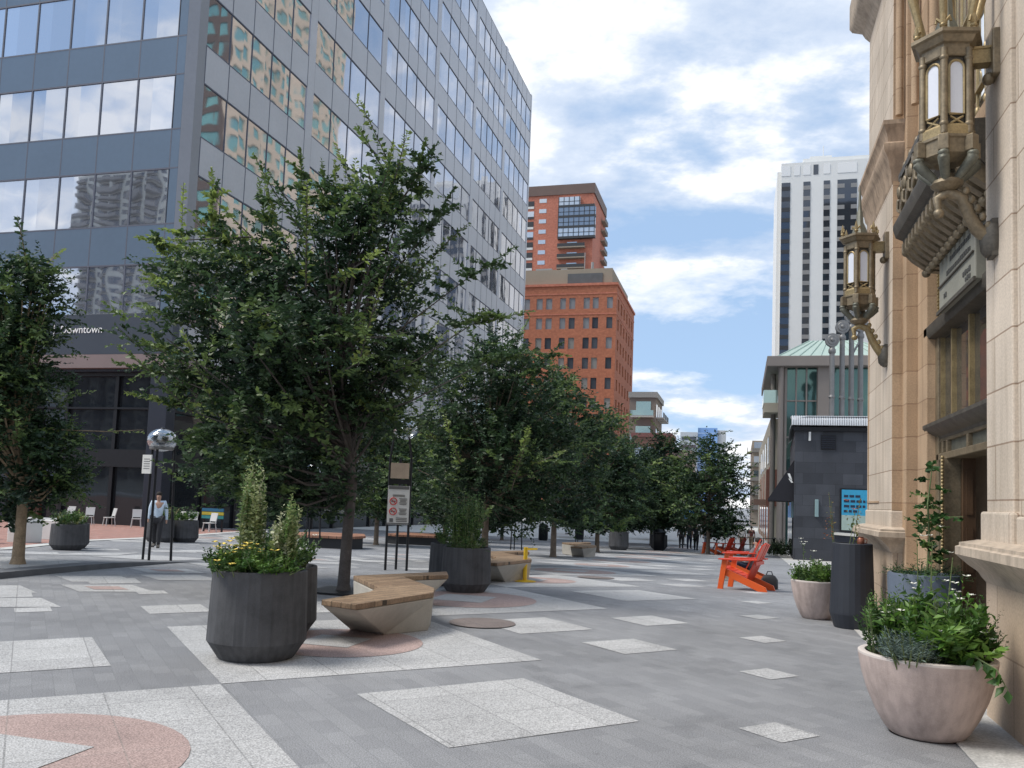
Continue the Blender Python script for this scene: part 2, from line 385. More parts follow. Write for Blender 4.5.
def bush(name, label, cat, loc, rx, h, nsh, per, size, seed, cols, up=.8, spread=1., group=None, wr=.5, zbase=0., flowers=None, nflow=0, stems=0, flat=.5, twist=0.):
    """clump of leafy shoots rising from a base disc; optional flowers as a part"""
    rng = np.random.default_rng(seed); t = thing(name, label, cat, loc, group); L0 = np.array(loc); sh = []
    st = MB()
    for i in range(nsh):
        a = rng.uniform(0, 2 * PI); r = rx * math.sqrt(rng.random()) * .8
        b = np.array([r * math.cos(a), r * math.sin(a), zbase])
        hh = h * rng.uniform(.45, 1.) * (1 - .45 * (r / rx) ** 2)
        tip = b + np.array([math.cos(a) * rx * .45 * spread * rng.random(), math.sin(a) * rx * .45 * spread * rng.random(), hh * up]) + rng.normal(0, rx * .12, 3)
        k0 = .15 if rng.random() < .5 else .5
        sh.append((L0 + b + (tip - b) * k0, L0 + tip, rng.integers(0, len(cols)), rng.uniform(.8, 1.2)))
        if i % 3 == 0: st.tube([tuple(L0 + b - np.array([0, 0, .03])), tuple(L0 + tip)], [.006, .003], 4)
    leaves('foliage', *shoots_to_leaves(sh, per, size, rng, cols, wr, flat), parent=t)
    st.build('stem', mat('green_stem', (.12, .16, .06), .7), t)
    if flowers:
        fb = MB()
        for i in range(nflow):
            s = sh[rng.integers(0, len(sh))]; p = s[1] + rng.normal(0, .03, 3) + np.array([0, 0, .03]); rr = rng.uniform(.014, .028) if len(flowers) < 3 else flowers[2] * rng.uniform(.7, 1.2)
            for q in range(6):
                an = q * PI / 3 + rng.random(); d = Vector((math.cos(an), math.sin(an), .35)); sd = Vector((-math.sin(an), math.cos(an), 0))
                c = Vector(p); fb.add([c, c + d * rr + sd * rr * .45, c + d * rr * 1.5, c + d * rr - sd * rr * .45], [(0, 1, 2, 3)])
        fb.build('flower', flowers[1], t, recalc=False)
    return t
BANKS = [(.12, 4, 27, 40), (.10, -18, 27, 40), (-.19, -3, 15, 70), (-.07, 6, 13, 90), (-.05, -14, 12, 120), (.08, -4, 8, 200), (.08, 75, 28, 7), (.14, 27, 24, 30)]  # last two cloud banks are added out of view to pale glass reflections
# ------------------------------------------------------------------ camera
yaw, pitch, roll = R(-15.257), R(4.279), R(2.142)
f_ = Vector((math.sin(yaw) * math.cos(pitch), math.cos(yaw) * math.cos(pitch), math.sin(pitch)))
r0_ = Vector((math.cos(yaw), -math.sin(yaw), 0)); u0_ = r0_.cross(f_)
r_ = math.cos(roll) * r0_ + math.sin(roll) * u0_; u_ = -math.sin(roll) * r0_ + math.cos(roll) * u0_
cam = bpy.data.cameras.new('camera'); co = bpy.data.objects.new('camera', cam); COL.objects.link(co)
co.matrix_world = Matrix(((r_.x, u_.x, -f_.x, 0), (r_.y, u_.y, -f_.y, 0), (r_.z, u_.z, -f_.z, 1.6), (0, 0, 0, 1)))
cam.sensor_width = 36; cam.lens = 36 * 844.2 / 1024; cam.shift_y = 50.4 / 1024; cam.clip_end = 6000; cam.clip_start = .05
scene.camera = co
scene.view_settings.view_transform = 'Standard'; scene.view_settings.look = 'None'; scene.view_settings.gamma = 1
scene.view_settings.exposure = EXPOSURE = .70

# ------------------------------------------------------------------ sky, clouds and the veiled sun
SUN_AZ, SUN_EL = R(-112), R(55)          # azimuth from +Y towards +X
sun = bpy.data.lights.new('sun', 'SUN'); so = bpy.data.objects.new('sun', sun); COL.objects.link(so)
sun.energy = 2.25; sun.angle = R(22); sun.color = (1, .95, .87)
sd = Vector((math.sin(SUN_AZ) * math.cos(SUN_EL), math.cos(SUN_AZ) * math.cos(SUN_EL), math.sin(SUN_EL)))
so.rotation_euler = sd.to_track_quat('Z', 'Y').to_euler()
w = bpy.data.worlds.new('World'); scene.world = w; w.use_nodes = True; nt = w.node_tree
bg = nt.nodes['Background']; bg.inputs[1].default_value = .11
sky = nn(nt, 'ShaderNodeTexSky', sky_type='NISHITA', sun_disc=False); sky.sun_elevation = SUN_EL; sky.sun_rotation = SUN_AZ
sky.air_density = 1.0; sky.dust_density = 1.6; sky.ozone_density = 1.5; sky.altitude = 1600
tc = nn(nt, 'ShaderNodeTexCoord')
sep = nn(nt, 'ShaderNodeSeparateXYZ'); nt.links.new(tc.outputs['Generated'], sep.inputs[0])
def M(op, a, b=None, c=None, clamp=False):
    n = nn(nt, 'ShaderNodeMath', operation=op); n.use_clamp = clamp
    for i, v in enumerate((a, b, c)):
        if v is None: continue
        if isinstance(v, (int, float)): n.inputs[i].default_value = v
        else: nt.links.new(v, n.inputs[i])
    return n.outputs[0]
zz = M('ADD', M('MAXIMUM', sep.outputs[2], 0.), .30)
cv = nn(nt, 'ShaderNodeCombineXYZ'); nt.links.new(M('DIVIDE', sep.outputs[0], zz), cv.inputs[0]); nt.links.new(M('DIVIDE', sep.outputs[1], zz), cv.inputs[1])
mp = nn(nt, 'ShaderNodeMapping'); mp.inputs['Location'].default_value = CLOUD_OFF = (1.9, .4, 0); mp.inputs['Rotation'].default_value = (0, 0, R(-25)); mp.inputs['Scale'].default_value = (.95, 1.25, 1)
nt.links.new(cv.outputs[0], mp.inputs[0])
c1 = nn(nt, 'ShaderNodeTexNoise'); c1.inputs['Scale'].default_value = 1.05; c1.inputs['Detail'].default_value = 8; c1.inputs['Roughness'].default_value = .52; c1.inputs['Distortion'].default_value = .5
c2 = nn(nt, 'ShaderNodeTexNoise'); c2.inputs['Scale'].default_value = 2.6; c2.inputs['Detail'].default_value = 7; c2.inputs['Roughness'].default_value = .6
for n in (c1, c2): nt.links.new(mp.outputs[0], n.inputs['Vector'])
# larger banks of cloud in fixed directions of the sky (amount, azimuth from +Y, elevation, spread)
dens = M('ADD', c1.outputs['Fac'], M('MULTIPLY', M('SUBTRACT', c2.outputs['Fac'], .5), .42))
for amt, az, el, k in BANKS:
    d = Vector((math.sin(R(az)) * math.cos(R(el)), math.cos(R(az)) * math.cos(R(el)), math.sin(R(el))))
    dt = nn(nt, 'ShaderNodeVectorMath', operation='DOT_PRODUCT'); nt.links.new(tc.outputs['Generated'], dt.inputs[0]); dt.inputs[1].default_value = d
    dens = M('ADD', dens, M('MULTIPLY', M('EXPONENT', M('MULTIPLY', M('SUBTRACT', dt.outputs['Value'], 1.), k)), amt))
dens = M('ADD', dens, M('MULTIPLY', M('EXPONENT', M('MULTIPLY', M('ABSOLUTE', sep.outputs[2]), -9.)), .22))
mask = ramp(nt, [(.46, (0, 0, 0)), (.51, (.5, .5, .5)), (.55, (.88, .88, .88)), (.64, (1, 1, 1))], dens)
shade = ramp(nt, [(.36, (3.0, 3.7, 4.9)), (.49, (4.4, 4.9, 5.7)), (.57, (6.7, 6.7, 6.75))], c2.outputs['Fac'])
haze = nn(nt, 'ShaderNodeMix', data_type='RGBA'); nt.links.new(sky.outputs[0], haze.inputs[6]); haze.inputs[7].default_value = (2.55, 3.65, 5.25, 1)
haze.inputs[0].default_value = .75
mx = nn(nt, 'ShaderNodeMix', data_type='RGBA'); nt.links.new(mask, mx.inputs[0]); nt.links.new(haze.outputs[2], mx.inputs[6]); nt.links.new(shade, mx.inputs[7])
nt.links.new(mx.outputs[2], bg.inputs[0])

# ------------------------------------------------------------------ ground
DARKPAVE = brickmat('dark_granite_pavers', (.202, .206, .217), (.250, .254, .264), (.186, .19, .20), .30, .15, .003, rot=R(45), axis='floor', var=.2, nscale=.5, fine=110, speck=.3, gum=.22, bump=.25, rough=.75)
LIGHTPAVE = brickmat('light_granite_pavers', (.37, .37, .372), (.43, .43, .43), (.27, .27, .27), .62, .62, .006, rot=R(45), axis='floor', offset=0, var=.12, nscale=.8, fine=95, speck=.32, gum=.22, bump=.2, rough=.75)
PINKPAVE = brickmat('pink_granite_pavers', (.34, .25, .23), (.39, .29, .265), (.3, .24, .22), .62, .62, .005, rot=R(45), axis='floor', offset=0, var=.14, nscale=.9, fine=95, speck=.3, gum=.2, bump=.2, rough=.75)
BROWNPAVE = brickmat('brown_granite_pavers', (.15, .12, .115), (.18, .15, .14), (.1, .09, .09), .5, .5, .005, rot=R(45), axis='floor', offset=0, var=.14, fine=75, speck=.35)
CONC = mat('pale_concrete', (.5, .5, .48), .85, var=.12, scale=2.2, fine=70, bump=.2)
rows = [-8 + .5 * i for i in range(70)] + [27 + 2 * i for i in range(37)] + [110, 120, 135, 150, 175, 200, 240, 300, 400, 600, 1000, 2000]
xs = [-900, -200, -60, -20, 0, 20, 60, 200, 900]
g = MB(); k = len(xs)
g.v = [(x, y, gz(x, y)) for y in rows for x in xs]
g.f = [(i * k + j, i * k + j + 1, (i + 1) * k + j + 1, (i + 1) * k + j) for i in range(len(rows) - 1) for j in range(k - 1)]
struct(g.build('ground', DARKPAVE, recalc=False))
def curb(x, y):
    if x > -11.35: return 0.
    s = min(1, max(0, (y - 13.2) / 3.3)); return .10 * (1 - s * s * (3 - 2 * s))
def patch(mb, pts, dz, n):
    """ground-hugging quad with n x n cells"""
    a, b, c, d = [Vector((*p, 0)) for p in pts]; k = len(mb.v)
    for i in range(n + 1):
        for j in range(n + 1):
            u, v = i / n, j / n; p = a * (1 - u) * (1 - v) + b * u * (1 - v) + c * u * v + d * (1 - u) * v
            mb.v.append((p.x, p.y, gz(p.x, p.y) + curb(p.x, p.y) + dz))
    for i in range(n):
        for j in range(n): mb.f.append((k + i * (n + 1) + j, k + (i + 1) * (n + 1) + j, k + (i + 1) * (n + 1) + j + 1, k + i * (n + 1) + j + 1))
def disc(mb, cx, cy, r, dz, n=40):
    k = len(mb.v); mb.v.append((cx, cy, gz(cx, cy) + curb(cx, cy) + dz))
    for q in (.34, .67, 1.):
        for i in range(n):
            x, y = cx + r * q * math.cos(2 * PI * i / n), cy + r * q * math.sin(2 * PI * i / n); mb.v.append((x, y, gz(x, y) + curb(cx, y) + dz))
    for i in range(n):
        j = (i + 1) % n; mb.f.append((k, k + 1 + i, k + 1 + j))
        for q in (0, 1): mb.f.append((k + 1 + q * n + i, k + 1 + (q + 1) * n + i, k + 1 + (q + 1) * n + j, k + 1 + q * n + j))
li, pk, wi, br_ = MB(), MB(), MB(), MB()
def diamond(mb, cx, cy, h, dz=.004, tilt=R(2), n=None):
    if (cx + h > -11.3 > cx - h) or cx + h > 1.46: return
    pts = [(cx + h * math.cos(tilt + a), cy + h * math.sin(tilt + a)) for a in (0, PI / 2, PI, -PI / 2)]
    patch(mb, pts, dz, n or max(3, int(h * 4)))
PX, PY = 8.68, 8.72
for iy in range(-1, 11):
    for ix in (0, -1, -2):
        ox, oy = ix * PX, iy * PY
        if oy > 60 and ix < -1: continue
        for j in (0, 1):
            y = 3.97 + 4.36 * j + oy; x = -4.05 + ox
            diamond(li, x, y, 2.17, tilt=0)
            if not (x + 2.17 > -11.3 > x - 2.17):
                disc(pk, x, y, 1.05 if j == 0 else .85, .008); patch(wi, [(x - .1 + (.42 if j == 0 else .3) * a, y + (.42 if j == 0 else .3) * b) for a, b in ((1, 1), (-1, 1), (-1, -1), (1, -1))], .012, 3)
        for sgn in (1, -1):
            X = lambda x: x if sgn == 1 else 2 * -4.10 - x
            diamond(li, X(-1.8) + ox, 6.32 + oy, 1.11); diamond(li, X(-2.5) + ox, 10.55 + oy, .76)
            for j in (0, 1): diamond(li, X(-1.17) + ox, 9.57 + 2.18 * j + oy, .53)
            if sgn == 1:
                for j in range(4): diamond(li, X(.29) + ox, 6.47 + 2.18 * j + oy, .28)
disc(br_, -3.12, 10.35, .42, .014); disc(br_, -3.12, 10.35 + PY, .42, .014)
# pale tiles and pink strips along the kerb side
for i in range(22):
    y = 5.2 + .95 * i; x = (-9.25, -10.35)[i % 2] + .12 * math.sin(i * 2.1)
    patch(li, [(x + .85, y), (x, y + .55), (x - .85, y), (x, y - .55)], .005, 4)
    if i % 3 == 0: patch(pk, [(x + .4, y), (x, y + .25), (x - .4, y), (x, y - .25)], .009, 3)
struct(li.build('light_paving', LIGHTPAVE, recalc=False)); struct(pk.build('pink_paving', PINKPAVE, recalc=False))
struct(wi.build('inner_light_paving', LIGHTPAVE, recalc=False)); struct(br_.build('brown_paving', BROWNPAVE, recalc=False))
# raised pavement and kerb on the left
sw = MB()
ys = [-6 + 1.5 * i for i in range(13)] + [13 + .5 * i for i in range(8)]
for a, b in zip(ys[:-1], ys[1:]):
    for x0, x1 in ((-40, -20), (-20, -11.75)):
        sw.quad(*[(x, y, gz(x, y) + curb(-12, y)) for x, y in ((x0, a), (x1, a), (x1, b), (x0, b))])
struct(sw.build('sidewalk', DARKPAVE, recalc=False))
kb = MB()
for a, b in zip(ys[:-1], ys[1:]):
    A = [(-11.4, a), (-11.75, a), (-11.75, b), (-11.4, b)]
    kb.hexa([(x, y, gz(x, y) - .05) for x, y in A] + [(x, y, gz(x, y) + curb(-12, y) + .001) for x, y in A])
struct(kb.build('kerb', mat('dark_kerb_stone', (.13, .135, .145), .8, var=.25, scale=3)))
wp = MB()
for y in (8.5, 12.4, 16.3, 20.2):
    for x in (-12.7, -14.2): patch(wp, [(x + .55, y), (x, y + 1.5), (x - .55, y), (x, y - 1.5)] if x < -13 else [(x + .9, y - .9), (x + .9, y + .9), (x - .9, y + .9), (x - .9, y - .9)], .006, 6)
struct(wp.build('sidewalk_inlay', LIGHTPAVE, recalc=False))
# brick forecourt with a pale edging
ed = [(-13.5, 10.0), (-15.6, 14.6), (-16.8, 17.0), (-19.4, 22.1), (-20.6, 26.1), (-23.6, 34.0), (-26.5, 41.0), (-28, 46)]
bp_, be = MB(), MB()
for (xa, ya), (xb, yb) in zip(ed[:-1], ed[1:]):
    n = 6
    for i in range(n):
        p = [(xa + (xb - xa) * t, ya + (yb - ya) * t) for t in (i / n, (i + 1) / n)]
        Z = lambda x, y: gz(x, y) + curb(x, y)
        be.quad(*[(x, y, Z(x, y) + .015) for x, y in (p[0], (p[0][0] - .55, p[0][1] + .2), (p[1][0] - .55, p[1][1] + .2), p[1])])
        bp_.quad(*[(x, y, Z(x, y) + .013) for x, y in ((p[0][0] - .5, p[0][1] + .18), (-70, p[0][1] + .18), (-70, p[1][1] + .18), (p[1][0] - .5, p[1][1] + .18))])
struct(bp_.build('brick_plaza', brickmat('red_brick_paving', (.30, .135, .105), (.38, .19, .15), (.3, .26, .24), .22, .11, .008, axis='floor', rot=R(20), fine=40, speck=.2), recalc=False))
struct(be.build('plaza_edging', CONC, recalc=False))
# pale slab strip along the right hand buildings
st = MB(); cur = [(-6, 1.47), (6, 1.48), (12, 1.5), (17, 1.47), (22, 1.56), (27, 1.7), (31, 1.86), (40, 2.02), (50, 2.15), (70, 2.3), (110, 2.6)]
for (ya, xa), (yb, xb) in zip(cur[:-1], cur[1:]):
    n = 12
    for i in range(n):
        q = [(xa + (xb - xa) * t, ya + (yb - ya) * t) for t in (i / n, (i + 1) / n)]
        st.quad(*[(x, y, gz(x, y) + .008) for x, y in (q[0], (8, q[0][1]), (8, q[1][1]), q[1])])
struct(st.build('pavement_edge', brickmat('pale_slabs', (.44, .44, .43), (.5, .49, .47), (.3, .3, .29), 1.5, .7, .008, axis='floor', rot=R(90), fine=60, speck=.15), recalc=False))
# the cross street beyond the trees, its sunlight put into the pale colour
cs = MB()
for a, b in ((65, 75), (75, 90), (90, 110), (110, 124), (124, 132), (132, 140), (140, 150), (150, 163)): [cs.quad(*[(x, y, gz(x, y) + .02) for x, y in ((-80, c), (40, c), (40, d), (-80, d))]) for c, d in ((a + (b - a) * i / 4, a + (b - a) * (i + 1) / 4) for i in range(4))]
struct(cs.build('cross_street', mat('sun_toned_concrete', (.6, .6, .58), .85, var=.1, scale=.8, fine=8), recalc=False))

# ------------------------------------------------------------------ glass office building on the left
SPAN_F = mat('blue_grey_spandrel', (.118, .165, .222), .28, .25, var=.06, scale=.3, fine=3, bump=.02)
SPAN_S = mat('grey_metal_spandrel', (.44, .45, .485), .35, .35, var=.07, scale=.4, fine=5, bump=.03)
GL_F = glassmat('front_window_glass', (.62, .65, .71), .02, .9, .09, .35, .012, (2.62, 2.6, 5.75))
GL_S = glassmat('side_window_glass', (.56, .57, .62), .03, .9, .09, .35, .014, (2.6, 2.57, 5.75))
DKGL = glassmat('dark_shop_glass', (.045, .052, .06), .03, .6, .05, .5)
BLACKM = mat('black_metal', (.012, .013, .016), .4, .3, var=.2, bump=.03)
DKPAN = mat('dark_navy_panel', (.02, .025, .038), .35, .2, var=.12, scale=.5, bump=.02)
BX, BY, YE, BTOP = -31.9, 41.5, 121.3, 63.2
b = thing('glass_office_building', 'large glass office building with grey bands of metal between rows of mirror windows, at left', 'building', (BX, BY, gz(0, BY)))
core = MB(); core.box(-95, BX - .35, BY + .35, YE - .2, 8.2, BTOP - .3); core.build('core', DKPAN, b)
PITCH = 5.75
wt0 = 28.4                                       # sill of a window row; rows every PITCH
frm, sid = MB(), MB()
sills = [wt0 + PITCH * i for i in range(-3, 7) if wt0 + PITCH * i < BTOP - 1]
WH = 3.4
zs_ = [(8.2 + .9, sills[0])] + [(s + WH, min(s + PITCH, BTOP)) for s in sills]
sills = [s for s in sills if s + WH < BTOP]
def chamf(x0, x1, y0, y1): pass
for z0, z1 in zs_:
    if z1 <= z0: continue
    frm.box(-95, BX - 1.05, BY, BY + .4, z0, z1)
    sid.box(BX - .4, BX, BY + 1.3, YE, z0, z1)
# corner column, chamfered, and end pier
frm.extr([(BX - 1.05, BY, 9.1), (BX - .45, BY, 9.1), (BX - .45, BY + .6, 9.1), (BX - 1.05, BY + .6, 9.1)], (0, 0, BTOP - 9.1))
cnr = MB(); cnr.extr([(BX - .45, BY + .01, 9.1), (BX, BY + .5, 9.1), (BX, BY + 1.3, 9.1), (BX - .45, BY + 1.3, 9.1)], (0, 0, BTOP - 9.1))
cnr.build('corner_panel', mat('corner_metal', (.235, .245, .27), .4, .3, var=.06, scale=.4, fine=4, bump=.02), b)
piers = [55.4, 68.1, 81.4, 94.3, 107.2, YE]
bays = []; y = BY + 1.3
for p in piers:
    sid.box(BX - .4, BX + .02, p - .55, p if p == YE else p + .45, 9.1, BTOP + .01)
    bays.append((y, p - .55)); y = p + .45
frm.build('front_spandrel', SPAN_F, b); sid.build('side_spandrel', SPAN_S, b)
jt = MB()                                         # panel joints of the spandrels
for z0, z1 in zs_:
    if z1 <= z0: continue
    for i in range(24):
        x = BX - 1.05 - 2.62 * i; jt.box(x - .04, x + .04, BY - .006, BY + .1, z0, z1)
    jt.box(-95, BX - .45, BY - .008, BY + .1, z0 - .06, z0 + .03); jt.box(-95, BX - .45, BY - .008, BY + .1, z1 - .03, z1 + .06)
    for ya, yb in bays:
        nb = 5 if yb - ya > 11.9 else 4
        for i in range(nb + 1):
            yy = ya + (yb - ya) * i / nb; jt.box(BX - .1, BX + .008, yy - .04, yy + .04, z0, z1)
        jt.box(BX - .1, BX + .01, ya, yb, z0 - .06, z0 + .02); jt.box(BX - .1, BX + .01, ya, yb, z1 - .02, z1 + .06)
jt.build('panel_joint', mat('joint_dark', (.09, .1, .13), .6, bump=0), b)
for s in sills:
    for i in range(4):                            # ribbon windows on the front, in runs of six panes
        m = MB(); x1 = BX - 1.05 - 15.72 * i
        m.box(x1 - 15.72, x1, BY + .05, BY + .12, s, s + WH); wnd = m.build('window', GL_F, b)
        m = MB()
        for q in range(6): m.box(x1 - 2.62 * q - .05, x1 - 2.62 * q + .05, BY + .0, BY + .05, s, s + WH)
        each(m, 'mullion', mat('joint_dark', (0, 0, 0)), wnd)
    for ya, yb in bays:
        m = MB(); m.box(BX - .12, BX - .05, ya, yb, s, s + WH); wnd = m.build('window', GL_S, b)
        nb = 5 if yb - ya > 11.9 else 4; m = MB()
        for q in range(1, nb): yy = ya + (yb - ya) * q / nb; m.box(BX - .05, BX - .005, yy - .03, yy + .03, s, s + WH)
        each(m, 'mullion', mat('joint_dark', (0, 0, 0)), wnd)
# lower storeys: set back behind a soffit, black glass, columns
MB().box(-95, BX + .05, BY - .1, BY + .5, 9.15, 11.6).build('sign_band', mat('slate_band', (.04, .05, .068), .45, .1, var=.1, scale=.5, bump=.03), b, bevel=.02)
MB().box(-95, BX + .05, BY - .1, BY + 6.5, 8.35, 9.15).build('soffit', mat('pinkish_soffit', (.20, .155, .15), .7, var=.1, scale=.6), b)
lg = MB(); lg.box(-95, BX - 1, BY + 1.2, BY + 1.4, -1.4, 8.35); lg.box(BX - 1.2, BX - 1, BY + 1.4, YE, -4.5, 9.1); lg.build('shop_glass', DKGL, b)
lf = MB()
for i in range(17):
    x = BX - .9 - 3.55 * i; lf.box(x - .12, x + .12, BY + 1.0, BY + 1.2, -1.4, 8.35)
for z0, z1 in ((2.55, 3.6), (8.0, 8.35), (6.0, 6.12)): lf.box(-95, BX - .9, BY + .9, BY + 1.2, z0, z1)
for i in range(22):
    y = BY + 1.4 + 3.6 * i; lf.box(BX - 1., BX - .85, y - .12, y + .12, -4.5, 9.1)
for z0, z1 in ((2.4, 3.4), (5.9, 6.05)): lf.box(BX - 1, BX - .8, BY + 1.4, YE, z0, z1)
lf.build('shop_frame', BLACKM, b)
for x in (BX - .6, BX - 11.5, BX - 22.3):
    MB().box(x - .7, x + .5, BY - .02, BY + .8, -1.5, 8.4).build('column', DKPAN, b, bevel=.03)
dr = MB().box(-42.6, -41.3, BY + .9, BY + 1.15, -1, 1.9).build('door', mat('brown_door', (.08, .035, .02), .5), b)
MB().box(-42.2, -41.8, BY + .88, BY + .9, .6, 1.05).build('notice', mat('paper', (.7, .7, .68), .7, bump=0), dr)
ap = MB().box(-95, -48, BY - .8, YE, BTOP + .0, BTOP + .05)
def text(name, s, m, parent, loc, size, rot, ext=.01, align='LEFT', bold=0.):
    cu = bpy.data.curves.new('tmp_text', 'FONT'); cu.body = s; cu.size = size; cu.extrude = ext; cu.align_x = align; cu.offset = bold; cu.resolution_u = 3
    o = bpy.data.objects.new('tmp_text', cu); COL.objects.link(o); o.rotation_euler = rot; o.location = loc
    bpy.context.view_layer.update(); dg = bpy.context.evaluated_depsgraph_get()
    me = bpy.data.meshes.new_from_object(o.evaluated_get(dg)); mw = o.matrix_world.copy(); bpy.data.objects.remove(o)
    me.transform(mw); og = ORG.get(root_of(parent).name); me.transform(Matrix.Translation(-Vector(og)))
    me.name = name; me.materials.clear(); me.materials.append(m)
    ob = bpy.data.objects.new(name, me); COL.objects.link(ob); ob.parent = parent; return ob
WHITEL = mat('white_lettering', (.82, .82, .8), .5, var=.03, bump=0)
text('lettering', 'Downtown', WHITEL, b, (-39.75, BY - .12, 10.45), .66, (PI / 2, 0, 0))
lb = MB().box(-40.25, -40.19, BY - .12, BY - .1, 9.75, 11.15)
for i, (dx, dz, w_) in enumerate(((-1.2, 0, .5), (-1.0, .35, .32), (-1.35, -.3, .28), (-.75, -.15, .2))):
    lb.box(-40.1 + dx - w_ / 2, -40.1 + dx + w_ / 2, BY - .12, BY - .1, 10.5 + dz - .12, 10.5 + dz + .12)
lb.build('emblem', WHITEL, b)

# ------------------------------------------------------------------ brick buildings down the street
BRICK = brickmat('orange_red_brick', (.36, .12, .065), (.42, .15, .08), (.34, .13, .08), .6, .25, .015, axis='wall', var=.10, nscale=.12, fine=2, speck=.08, bump=.1)
BRICK2 = brickmat('salmon_brick', (.44, .15, .095), (.5, .18, .115), (.42, .17, .12), .6, .25, .015, axis='wall', var=.10, nscale=.12, fine=2, speck=.08, bump=.1)
GLWIN = glassmat('grey_window_glass', (.30, .33, .37), .05, .7, .03)
BLINDW = glassmat('blind_behind_glass', (.42, .41, .38), .2, .4, .03); DIMWIN = glassmat('dim_window_glass', (.16, .18, .21), .06, .6, .05)
PALEWIN = glassmat('pale_window_glass', (.62, .64, .66), .08, .6, .03)
BEIGE = mat('beige_stucco', (.30, .255, .20), .85, var=.06, scale=.2, fine=2)
RX, RY, RT = -25.2, 170., 46.
b = thing('brick_office_block', 'orange red brick office block with rows of small square windows and a beige penthouse', 'building', (RX, RY, gz(0, RY)))
m = MB(); holes = []
cols = [-60.5, -58.4, -55.5, -53.4, -50.3, -48.3, -45.6, -43.5, -40.75, -39.0, -35.85, -34.0, -30.85, -28.9][4:]
colp = [(-47.1, -45.75), (-44.9, -43.5), (-42.1, -40.75), (-40.05, -38.7), (-37.05, -35.8), (-35.1, -33.8), (-32.05, -30.75), (-30.15, -28.9), (-27.2, -25.95)]
rws = [41.15 - 4.19 * i for i in range(10)]
O = (-62, RY, -5.)
for i, z in enumerate(rws):
    for a, c in colp: holes.append((a + 62, c + 62, z + 5., z + 5. + 2.35))
wall_holes(m, O, (1, 0, 0), (0, 0, 1), (0, -1, 0), 62 + RX, RT + 5, holes, .35)
hs = []; W2 = 29.
for i, z in enumerate(rws):
    for q in range(6): hs.append((2.2 + 4.4 * q, 4.0 + 4.4 * q, z + 5, z + 5 + 2.35))
wall_holes(m, (RX, RY, -5.), (0, 1, 0), (0, 0, 1), (1, 0, 0), W2, RT + 5, hs, .35)
m.quad((-62, RY, RT), (RX, RY, RT), (RX, RY + W2, RT), (-62, RY + W2, RT)); m.quad((-62, RY + W2, -5), (RX, RY + W2, -5), (RX, RY + W2, RT), (-62, RY + W2, RT))
m.build('wall', BRICK, b, recalc=False)
cnt = 0
for i, h in enumerate(sorted(holes, key=lambda h: (-h[2], h[0]))):
    if i < 63: pane(O, (1, 0, 0), (0, 0, 1), (0, -1, 0), h, .25, 'window', PALEWIN if (i < 9 or (i < 18 and i % 9 < 5) or i % 11 == 4) else (GLWIN, BLINDW, DIMWIN)[(i * 7 + i // 9) % 3], b)
for h in hs[:36]: pane((RX, RY, -5.), (0, 1, 0), (0, 0, 1), (1, 0, 0), h, .25, 'window', GLWIN, b)
o = MB()
for h in sorted(holes, key=lambda h: (-h[2], h[0]))[63:]: o.box(O[0] + h[0], O[0] + h[1], RY + .25, RY + .3, h[2] - 5, h[3] - 5)
for h in hs[36:]: o.box(RX - .3, RX - .25, RY + h[0], RY + h[1], h[2] - 5, h[3] - 5)
tag(o.build('lower_window', GLWIN, b), kind='stuff')
ru = MB(); ru.box(-44, -40.5, RY + 6, RY + 10, 49.9, 51.6); ru.box(-38, -36.6, RY + 4, RY + 6, 49.9, 50.9); ru.tube([(-33, RY + 5, 49.9), (-33, RY + 5, 54.5)], .09, 6); ru.tube([(-31.5, RY + 6, 49.9), (-31.5, RY + 6, 52.6)], .3, 8); ru.build('roof_unit', mat('roof_grey', (.3, .3, .3), .7), b)
cp = MB(); cp.box(-62.2, RX + .25, RY - .25, RY + W2 + .2, RT, RT + .5)
for z in (43.9, 39.6): cp.box(-62, RX + .08, RY - .08, RY + W2, z + .3, z + .55)
cp.build('cornice', BRICK2, b)
MB().box(-62, -26.4, RY + 1.2, RY + 26, RT + .5, 49.9).build('penthouse', BEIGE, b)
lv = MB().box(-35.8, -28.4, RY + 1.05, RY + 1.2, RT + .7, 48.9).build('louvre', mat('dark_louvre', (.10, .105, .11), .6, var=.2, scale=.8), b)
MB().box(-62.1, RX + .1, RY - 1.4, RY - .1, -1.6, .9).build('canopy', mat('white_canopy', (.72, .7, .66), .6), b)

